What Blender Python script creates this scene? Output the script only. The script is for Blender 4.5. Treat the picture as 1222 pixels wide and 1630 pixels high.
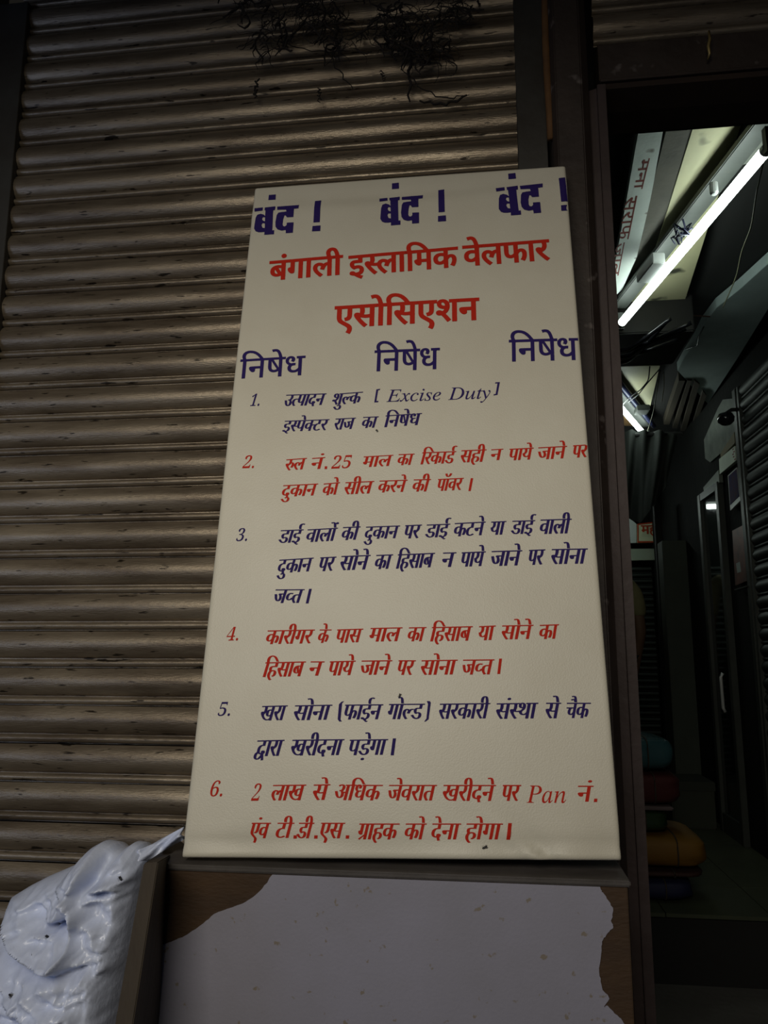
import bpy, bmesh, math, random
from mathutils import Vector, Matrix, noise
from mathutils.geometry import delaunay_2d_cdt
random.seed(7)
C = bpy.context.scene
COL = C.collection
for o in list(bpy.data.objects): bpy.data.objects.remove(o)

# ------------------------------------------------------------ camera
H = 1.20                                   # height of the phone above the street
F = 1250.0                                 # focal length in pixels of the 1222x1630 frame
PITCH, YAW, ROLL = map(math.radians, (10.22, -7.183, 0.107))
_fw = Vector((math.sin(YAW)*math.cos(PITCH), math.cos(YAW)*math.cos(PITCH), math.sin(PITCH)))
_rt = Vector((math.cos(YAW), -math.sin(YAW), 0))
_up = _rt.cross(_fw)
RT = math.cos(ROLL)*_rt + math.sin(ROLL)*_up
UP = -math.sin(ROLL)*_rt + math.cos(ROLL)*_up
FW = _fw
EYE = Vector((0, 0, H))
cd = bpy.data.cameras.new('camera'); cam = bpy.data.objects.new('camera', cd); COL.objects.link(cam)
m3 = Matrix((RT, UP, -FW)).transposed()
cam.matrix_world = Matrix.Translation(EYE) @ m3.to_4x4()
cd.sensor_fit = 'HORIZONTAL'; cd.sensor_width = 36; cd.lens = F*36/1222
cd.clip_start = 0.02
C.camera = cam

def ray(px, py): return (px-611)/F*RT - (py-815)/F*UP + FW
def AY(px, py, Y): v = ray(px, py); return EYE + v*(Y/v.y)      # the point of that ray on the plane y = Y
def AX(px, py, X): v = ray(px, py); return EYE + v*(X/v.x)
def AZ(px, py, Z): v = ray(px, py); return EYE + v*((Z-H)/v.z)

# ------------------------------------------------------------ light
W = bpy.data.worlds.new('world'); C.world = W; W.use_nodes = True
bg = W.node_tree.nodes['Background']; bg.inputs[0].default_value = (0.62, 0.72, 1.0, 1); bg.inputs[1].default_value = 0.03
def area(name, loc, target, sx, sy, power, colour):
    l = bpy.data.lights.new(name, 'AREA'); l.shape = 'RECTANGLE'; l.size = sx; l.size_y = sy; l.energy = power; l.color = colour
    o = bpy.data.objects.new(name, l); COL.objects.link(o); o.location = loc
    o.rotation_euler = (Vector(target)-Vector(loc)).to_track_quat('-Z', 'Y').to_euler(); return o
area('daylight_from_street', (-0.55, -1.5, 2.40), (-0.45, 1.5, 1.75), 1.4, 1.0, 20, (1.0, 0.93, 0.80)).data.spread = math.radians(115)
area('daylight_from_lane_left', (-2.9, -1.2, 1.2), (-0.7, 1.3, 0.9), 1.2, 1.0, 7, (0.50, 0.64, 1.0))
C.view_settings.view_transform = 'Standard'; C.view_settings.look = 'None'
C.view_settings.gamma = 1; C.view_settings.use_curve_mapping = False
C.view_settings.exposure = 0.0

# ------------------------------------------------------------ helpers
def srgb(r, g, b):
    f = lambda c: (c/255/12.92) if c/255 <= .04045 else ((c/255+.055)/1.055)**2.4
    return (f(r), f(g), f(b), 1)
MATS = {}
def mat(name, col, rough=.6, metal=0, col2=None, scale=6, amount=.5, bump=0, bscale=60, stretch=(1, 1, 1), spots=None, sscale=30, sth=.72, trans=0, sss=0, detail=6, spec=.5):
    """principled material: base colour mixed with a second by noise, dark spots, fine relief"""
    m = bpy.data.materials.new(name); m.use_nodes = True; n = m.node_tree.nodes; L = m.node_tree.links
    b = n['Principled BSDF']; b.inputs['Base Color'].default_value = col; b.inputs['Roughness'].default_value = rough
    b.inputs['Metallic'].default_value = metal; b.inputs['Specular IOR Level'].default_value = .15 if name == 'dark_plaster' else spec
    if trans: b.inputs['Transmission Weight'].default_value = trans
    if sss: b.inputs['Subsurface Weight'].default_value = sss; b.inputs['Subsurface Radius'].default_value = (.02, .02, .02)
    g = n.new('ShaderNodeNewGeometry'); mp = n.new('ShaderNodeMapping'); mp.inputs['Scale'].default_value = stretch
    L.new(g.outputs['Position'], mp.inputs['Vector'])
    last = None
    if col2:
        t = n.new('ShaderNodeTexNoise'); t.inputs['Scale'].default_value = scale; t.inputs['Detail'].default_value = detail; t.inputs['Roughness'].default_value = .65
        L.new(mp.outputs[0], t.inputs['Vector'])
        r = n.new('ShaderNodeValToRGB'); r.color_ramp.elements[0].position = .5-.35*amount; r.color_ramp.elements[1].position = .5+.35*amount
        r.color_ramp.elements[0].color = col2; r.color_ramp.elements[1].color = col
        L.new(t.outputs[0], r.inputs[0]); last = r.outputs[0]
    if spots:
        t = n.new('ShaderNodeTexNoise'); t.inputs['Scale'].default_value = sscale; t.inputs['Detail'].default_value = 3
        L.new(mp.outputs[0], t.inputs['Vector'])
        r = n.new('ShaderNodeValToRGB'); r.color_ramp.elements[0].position = sth-.02; r.color_ramp.elements[1].position = sth+.03
        r.color_ramp.elements[0].color = (0, 0, 0, 1); r.color_ramp.elements[1].color = (1, 1, 1, 1)
        L.new(t.outputs[0], r.inputs[0])
        x = n.new('ShaderNodeMix'); x.data_type = 'RGBA'; L.new(r.outputs[0], x.inputs['Factor'])
        if last: L.new(last, x.inputs[6])
        else: x.inputs[6].default_value = col
        x.inputs[7].default_value = spots; last = x.outputs[2]
    if last: L.new(last, b.inputs['Base Color'])
    if bump:
        t = n.new('ShaderNodeTexNoise'); t.inputs['Scale'].default_value = bscale; t.inputs['Detail'].default_value = 4
        L.new(mp.outputs[0], t.inputs['Vector'])
        bu = n.new('ShaderNodeBump'); bu.inputs['Strength'].default_value = 1; bu.inputs['Distance'].default_value = bump
        L.new(t.outputs[0], bu.inputs['Height']); L.new(bu.outputs[0], b.inputs['Normal'])
    MATS[name] = m; return m
def glow(name, col, s):
    m = bpy.data.materials.new(name); m.use_nodes = True; b = m.node_tree.nodes['Principled BSDF']
    b.inputs['Base Color'].default_value = (.9, .9, .9, 1)
    b.inputs['Emission Color'].default_value = col; b.inputs['Emission Strength'].default_value = s; MATS[name] = m; return m

class MB:
    def __init__(s): s.v = []; s.f = []
    def add(s, v, f):
        k = len(s.v); s.v += [tuple(p) for p in v]; s.f += [tuple(i+k for i in q) for q in f]; return s
    def box(s, a, b):
        (x0, y0, z0), (x1, y1, z1) = a, b
        return s.add([(x0,y0,z0),(x1,y0,z0),(x1,y1,z0),(x0,y1,z0),(x0,y0,z1),(x1,y0,z1),(x1,y1,z1),(x0,y1,z1)],
                     [(0,3,2,1),(4,5,6,7),(0,1,5,4),(1,2,6,5),(2,3,7,6),(3,0,4,7)])
    def prism(s, pts, vec):
        pts = [Vector(p) for p in pts]; vec = Vector(vec); n = len(pts)
        return s.add([*pts, *[p+vec for p in pts]], [tuple(range(n)), tuple(range(2*n-1, n-1, -1))]+[(i, i+n, (i+1) % n+n, (i+1) % n) for i in range(n)])
    def tube(s, path, r, sides=8, cap=True):
        path = [Vector(p) for p in path]; n = len(path); rr = r if isinstance(r, (list, tuple)) else [r]*n
        vs = []; ref = Vector((0.13, .31, .94)).normalized()
        for i, p in enumerate(path):
            d = (path[min(i+1, n-1)]-path[max(i-1, 0)]).normalized()
            a = d.cross(ref)
            if a.length < .15: a = d.cross(Vector((1, 0, 0)))
            a.normalize(); b = d.cross(a)
            for k in range(sides):
                t = 2*math.pi*k/sides; vs.append(p+rr[i]*(math.cos(t)*a+math.sin(t)*b))
        fs = [(i*sides+k, i*sides+(k+1) % sides, (i+1)*sides+(k+1) % sides, (i+1)*sides+k) for i in range(n-1) for k in range(sides)]
        if cap: fs += [tuple(range(sides-1, -1, -1)), tuple((n-1)*sides+k for k in range(sides))]
        return s.add(vs, fs)
    def mesh(s, name, m, smooth=False, bevel=0, seg=2, subd=0):
        me = bpy.data.meshes.new(name); me.from_pydata([tuple(p) for p in s.v], [], s.f)
        bm = bmesh.new(); bm.from_mesh(me); bmesh.ops.recalc_face_normals(bm, faces=bm.faces)
        if bevel: bmesh.ops.bevel(bm, geom=[e for e in bm.edges if len(e.link_faces) == 2 and e.calc_face_angle(0) > .5], offset=bevel, segments=seg, affect='EDGES', clamp_overlap=True)
        if smooth:
            for f in bm.faces: f.smooth = True
        bm.to_mesh(me); bm.free(); me.materials.append(m)
        return me
    def build(s, name, m, parent=None, **k):
        o = bpy.data.objects.new(name, s.mesh(name, m, **k)); COL.objects.link(o)
        if parent: o.parent = parent; o.matrix_parent_inverse = parent.matrix_world.inverted()
        return o
def tag(o, label, cat, group=None):
    o['label'] = label; o['category'] = cat
    if group: o['group'] = group
    return o
def thing(name, label, cat, loc, group=None):
    o = bpy.data.objects.new(name, None); COL.objects.link(o); o.location = loc; o.empty_display_size = .05
    bpy.context.view_layer.update()
    return tag(o, label, cat, group)
def struct(o): o['kind'] = 'structure'; return o
def smooth_angle(o, a=.6):
    me = o.data
    me.set_sharp_from_angle(angle=a)

# ------------------------------------------------------------ materials
slat_m = mat('galvanised_grime', (.345, .285, .205, 1), .37, .6, (.095, .068, .044, 1), 5.5, .75, .0006, 90, (.7, 1, 5), spots=(.03, .022, .014, 1), sscale=30, sth=.66)
guide_m = mat('guide_steel', (.075, .074, .066, 1), .6, .5, (.04, .032, .024, 1), 7, .8, .0006, 60)
rust_m = mat('rusty_brown_paint', (.042, .029, .022, 1), .6, .15, (.016, .009, .006, 1), 9, .8, .0012, 50, spots=(.11, .09, .08, 1), sscale=16, sth=.66)
edge_m = mat('worn_mauve_paint', (.055, .037, .036, 1), .6, .1, (.026, .015, .012, 1), 8, .8, .0008, 60)
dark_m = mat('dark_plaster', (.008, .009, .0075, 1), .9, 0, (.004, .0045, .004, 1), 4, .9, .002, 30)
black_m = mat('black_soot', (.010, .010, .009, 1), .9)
flex_m = mat('flex_vinyl', (.60, .57, .47, 1), .42, 0, (.52, .48, .38, 1), 5, 1.0, .00035, 420, spots=(.22, .17, .11, 1), sscale=60, sth=.80, spec=.4)
navy_m = mat('navy_print', (.024, .014, .100, 1), .65, spec=.08)
redp_m = mat('red_print', (.46, .022, .010, 1), .65, spec=.08)
ply_m = mat('brown_plywood', (.056, .027, .008, 1), .75, 0, (.026, .012, .004, 1), 8, .8, .0008, 80, (1, 1, 3))
wood_m = mat('old_dark_timber', (.052, .036, .017, 1), .75, 0, (.016, .010, .006, 1), 14, .9, .0015, 90, (1, 1, .25))
lam_m = mat('grey_white_laminate', (.27, .262, .325, 1), .6, 0, (.22, .213, .245, 1), 7, 1.0, .0003, 200, spots=(.19, .16, .13, 1), sscale=70, sth=.69)
ledge_m = mat('dark_ledge_board', (.085, .075, .070, 1), .6, 0, (.045, .038, .033, 1), 10, .8, .0006, 90)
bag_m = mat('white_polythene', (.66, .73, .92, 1), .30, 0, (.56, .61, .76, 1), 4, 1.0, .0006, 130, sss=.08)
# ============================================================ SETTING
floor_m = mat('lane_concrete', (.10, .095, .085, 1), .85, 0, (.05, .045, .04, 1), 3, .9, .003, 30)
struct(MB().box((-3.2, -3.0, -.1), (2.6, 6.4, 0)).build('floor', floor_m))
plat_z = H-.95
tile_m = mat('green_grey_terrazzo', (.065, .075, .042, 1), .4, 0, (.035, .04, .026, 1), 5, .9, .0004, 80)
pf = struct(MB().box((.27, 3.27, 0), (1.42, 6.4, plat_z-.012)).build('floor_platform', black_m))
for i in range(3):
    for j in range(8):
        x0 = .27+i*.3805; y0 = 3.25+j*.39
        MB().box((x0+.002, y0+.002, plat_z-.014), (x0+.3785, y0+.388, plat_z)).build('floor_tile', tile_m, pf)
# masonry round the shop fronts
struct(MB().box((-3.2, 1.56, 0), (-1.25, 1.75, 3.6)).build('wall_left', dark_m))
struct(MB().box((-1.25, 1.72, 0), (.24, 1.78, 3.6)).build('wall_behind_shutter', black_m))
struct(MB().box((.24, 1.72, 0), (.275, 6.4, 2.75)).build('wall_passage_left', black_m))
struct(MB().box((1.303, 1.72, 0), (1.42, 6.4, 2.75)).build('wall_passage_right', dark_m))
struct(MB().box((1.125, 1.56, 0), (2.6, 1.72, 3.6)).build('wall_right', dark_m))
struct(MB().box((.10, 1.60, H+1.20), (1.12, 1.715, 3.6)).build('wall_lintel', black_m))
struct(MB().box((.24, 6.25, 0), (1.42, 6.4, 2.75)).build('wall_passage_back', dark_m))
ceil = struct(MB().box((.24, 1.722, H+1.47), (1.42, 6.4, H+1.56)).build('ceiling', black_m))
aw_m = mat('awning_sheet', (.07, .065, .06, 1), .8)
struct(MB().prism([(-3.2, -.22, 2.29), (-3.2, 1.55, 2.80), (-3.2, 1.55, 2.83), (-3.2, -.22, 2.32)], (5.8, 0, 0)).build('added_shade_awning', aw_m))  # unseen sloped sheet, added to shade the top of the shop front

# ============================================================ MAIN ROLLING SHUTTER
PITCHS = .075; D = 1.5455; Z0 = H+1.5458
XL, XR = -1.058, .0924
def slat_profile():
    # (y towards the street is negative, z from the top of one lath down)
    p = []
    for k in range(11):                                   # the big convex belly
        t = k/10; p.append((-.0125*math.sin(math.pi*t)**.8-.001, -.0015-.0535*t))
    p += [(.0030, -.0562), (.0032, -.0585)]                # recess
    for k in range(5):
        t = k/4; p.append((-.0050*math.sin(math.pi*(.12+.82*t))-.001, -.0600-.0125*t))
    p += [(.0035, -.0738), (.0035, -.0752)]
    return p
SP = slat_profile()
def slat_mesh(name, L, seed, m, nseg=26, depth_sign=1, rough=1.0):
    """a lath of length L along local x, street side towards -y"""
    rnd = random.Random(seed); v = []; f = []; n = len(SP)
    for i in range(nseg+1):
        x = L*i/nseg
        wy = rough*.0011*noise.noise(Vector((x*3.1, seed*3.7, 0))); wz = rough*.0007*noise.noise(Vector((x*2.3, seed*5.1, 4)))
        for k, (y, z) in enumerate(SP):
            e = rough*.0007*noise.noise(Vector((x*9, k*.5, seed)))
            v.append((x, y+wy+e, z+wz))
    for i in range(nseg):
        for k in range(n-1):
            a = i*n+k; f.append((a, a+1, a+n+1, a+n))
    me = bpy.data.meshes.new(name); me.from_pydata(v, [], f); me.materials.append(m)
    for p in me.polygons: p.use_smooth = True
    me.set_sharp_from_angle(angle=1.0)
    return me
sh = thing('rolling_shutter', 'wide closed rolling shutter of grimy ribbed steel laths behind the leaning notice board', 'shutter', (-.48, D, 0), 'rolling shutters')
del sh['group']
meshes = [slat_mesh('slat', XR-XL+.05, s, slat_m) for s in range(5)]
n = -2
while True:
    z = Z0-(n-1)*PITCHS
    if z-PITCHS < .02: break
    o = bpy.data.objects.new('slat', meshes[(n*3+7) % 5]); COL.objects.link(o); o.parent = sh
    o.matrix_parent_inverse = sh.matrix_world.inverted(); o.location = (XL-.025, D, z)
    n += 1
def channel(x0, x1, lip, parent, nm='guide_channel', y0=D-.022, ztop=2.745):
    b = MB()
    if lip > 0: prof = [(x0, D+.03), (x0, y0), (x1, y0), (x1, D-.004), (x1-.004, D-.004), (x1-.004, y0+.004), (x0+.004, y0+.004), (x0+.004, D+.03)]
    else: prof = [(x0, D-.004), (x0, y0), (x1, y0), (x1, D+.03), (x1-.004, D+.03), (x1-.004, y0+.004), (x0+.004, y0+.004), (x0+.004, D-.004)]
    b.prism([(x, y, 0.0) for x, y in prof], (0, 0, ztop)); return b.build(nm, guide_m, parent, bevel=.0012, seg=1)
channel(XL-.085, XL, 1, sh); channel(XR, XR+.062, -1, sh)
MB().box((XL-.02, D-.02, .0), (XR+.02, D+.01, .05)).build('bottom_rail', guide_m, sh, bevel=.003)

# steel post between the shutter and the passage
px0, px1 = .161, .236
post = thing('steel_post', 'rusty brown steel post between the closed shutter and the lit passage', 'post', (.2, 1.5, 0))
MB().prism([(px0, 1.475, 0), (px0+.008, 1.462, 0), (px1-.016, 1.460, 0), (px1, 1.474, 0), (px1, 1.56, 0), (px0, 1.56, 0)], (0, 0, 2.74)).build('column', rust_m, post, bevel=.002, seg=2)
MB().prism([(px1+.001, 1.51, 0), (px1+.001, 1.49, 0), (px1+.017, 1.484, 0), (px1+.017, 1.472, 0), (px1+.034, 1.472, 0), (px1+.034, 1.56, 0), (px1+.001, 1.56, 0)], (0, 0, 2.35)).build('door_frame_edge', edge_m, post, bevel=.0012, seg=2)
cp = [(.157+.0015*math.sin(k*.9), 1.49, 2.74-.055*k) for k in range(10)]
tag(MB().tube(cp, .0085, 10).build('conduit_pipe', mat('rust_pipe', (.16, .075, .02, 1), .8, .1, (.07, .03, .01, 1), 20, .8), smooth=True), 'short rust-brown pipe running down beside the post top', 'pipe')

# raised shutter over the passage
up = thing('raised_rolling_shutter', 'rolled-up shutter end with heavy bottom plate above the passage opening', 'shutter', (.7, 1.5, H+1.14))
um = slat_mesh('slat', .86, 11, slat_m, 20)
zb = AY(1080, 58, 1.5).z
for k in range(4):
    o = bpy.data.objects.new('slat', um); COL.objects.link(o); o.parent = up; o.matrix_parent_inverse = up.matrix_world.inverted()
    o.location = (.255, 1.505, zb+PITCHS*(k+1))
zp = AY(1080, 122, 1.5).z
bp = [(1.502, zb-.002), (1.497, zb-.006), (1.499, zp+.004), (1.492, zp), (1.482, zp-.004), (1.482, zp-.010), (1.55, zp-.010), (1.55, zb-.002)]
MB().prism([(.262, y, z) for y, z in bp], (.85, 0, 0)).build('bottom_plate', rust_m, up, bevel=.001, seg=1)
ld = [(1.488, zp-.012), (1.486, zp-.026), (1.55, zp-.034), (1.62, zp-.036), (1.62, zp-.012)]
MB().prism([(.262, y, z) for y, z in ld], (.85, 0, 0)).build('angle_iron', mat('rusty_angle', (.028, .014, .006, 1), .8, .1, (.012, .006, .004, 1), 12, .8), up)
hk = [AY(1128, 50, 1.478), AY(1129, 62, 1.474), AY(1127, 74, 1.476), AY(1129, 86, 1.478), AY(1126, 95, 1.484)]
MB().tube(hk, [.0025, .003, .0035, .003, .0015], 8).build('hook', mat('brass_hook', (.30, .22, .08, 1), .45, .6), up, smooth=True)

# ============================================================ NOTICE BOARD
S = .82
O0 = Vector((-.532, 1.400, -.351))*S + Vector((0, 0, H)); PBR = Vector((.220, 1.422, -.337))*S+Vector((0, 0, H)); PTL = Vector((-.537, 1.705, 1.128))*S+Vector((0, 0, H))
E1 = PBR-O0; E2 = PTL-O0; BW = E1.length; BH = E2.length; E1 = E1/BW; E2 = E2/BH
NN = E1.cross(E2).normalized()
if NN.y > 0: NN = -NN
def uv(px, py):
    r = ray(px, py); t = (O0-EYE).dot(NN)/r.dot(NN); p = EYE+r*t-O0
    c = E1.dot(E2); a = p.dot(E1); b = p.dot(E2); return ((a-c*b)/(1-c*c), (b-c*a)/(1-c*c))
def relief(u, v):
    R0 = .0055; w = 0
    for d in (u, BW-u, v, BH-v):
        if d < R0: dd = max(0, min(R0, R0-d)); w -= R0-math.sqrt(max(0, R0*R0-dd*dd))
    # soft swag of the vinyl under the top edge
    vt = BH-v
    c = .075-.035*math.sin(math.pi*min(1, max(0, u/BW)))
    sw = math.sin(math.pi*min(1, max(0, u/BW)))
    w -= .0045*sw*math.exp(-((vt-.028-.018*sw)/.016)**2)
    w += .0022*math.exp(-((vt-.075+.03*u/BW)/.02)**2)
    # puckers along the bottom hem
    w += .0022*math.exp(-(v/.03)**2)*math.sin(u*38+1.3*math.sin(u*11))
    w -= .0035*math.exp(-((v-.020)/.007)**2)*(.4+.6*math.sin(u*7+1)**2)
    w += .006*math.exp(-(((u-BW+.135)+1.1*(v-.02))/.012)**2-(v/.045)**2)
    w -= .004*math.exp(-(((u-BW+.115)+1.1*(v-.02))/.010)**2-(v/.04)**2)
    w += .0016*noise.noise(Vector((u*3.0, v*2.2, 1.7)))+.0007*noise.noise(Vector((u*9, v*7, 5)))
    return w
def PB(u, v, lift=0):
    uc = min(BW, max(0, u)); vc = min(BH, max(0, v))
    return O0+E1*uc+E2*vc+NN*(relief(uc, vc)+lift)
board = thing('notice_board', 'tall off-white printed vinyl notice in Hindi leaning against the shutter and post', 'sign', tuple(O0+E1*(BW/2)))
def axis(n, L, R=.009):
    a = [0, .0004, .0014, .003, .0055]; a += [R+(L-2*R)*i/n for i in range(n+1)]; a += [L-k for k in (.0055, .003, .0014, .0004, 0)]; return a
us = axis(70, BW); vs = axis(130, BH)
V = [PB(u, v) for v in vs for u in us]; nu = len(us); nv = len(vs)
fs = [(j*nu+i, j*nu+i+1, (j+1)*nu+i+1, (j+1)*nu+i) for j in range(nv-1) for i in range(nu-1)]
rim = [j for j in range(nu)]+[j*nu+nu-1 for j in range(1, nv)]+[(nv-1)*nu+i for i in range(nu-2, -1, -1)]+[j*nu for j in range(nv-2, 0, -1)]
k0 = len(V); V += [V[i]-NN*.020 for i in rim]; m_ = len(rim)
fs += [(rim[i], k0+i, k0+(i+1) % m_, rim[(i+1) % m_]) for i in range(m_)]
b = MB(); b.add(V, fs); sheet = b.build('vinyl_sheet', flex_m, board, smooth=True)
def bar(u0, v0, u1, v1): 
    pts = [O0+E1*a+E2*b_-NN*.034 for a, b_ in ((u0, v0), (u1, v0), (u1, v1), (u0, v1))]
    MB().prism(pts, NN*.020).build('frame_batten', wood_m, board)
bar(.004, .004, .036, BH-.004); bar(BW-.036, .004, BW-.004, BH-.004); bar(.037, .004, BW-.037, .036); bar(.037, BH-.036, BW-.037, BH-.004); bar(.037, BH*.5-.016, BW-.037, BH*.5+.016)

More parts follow.
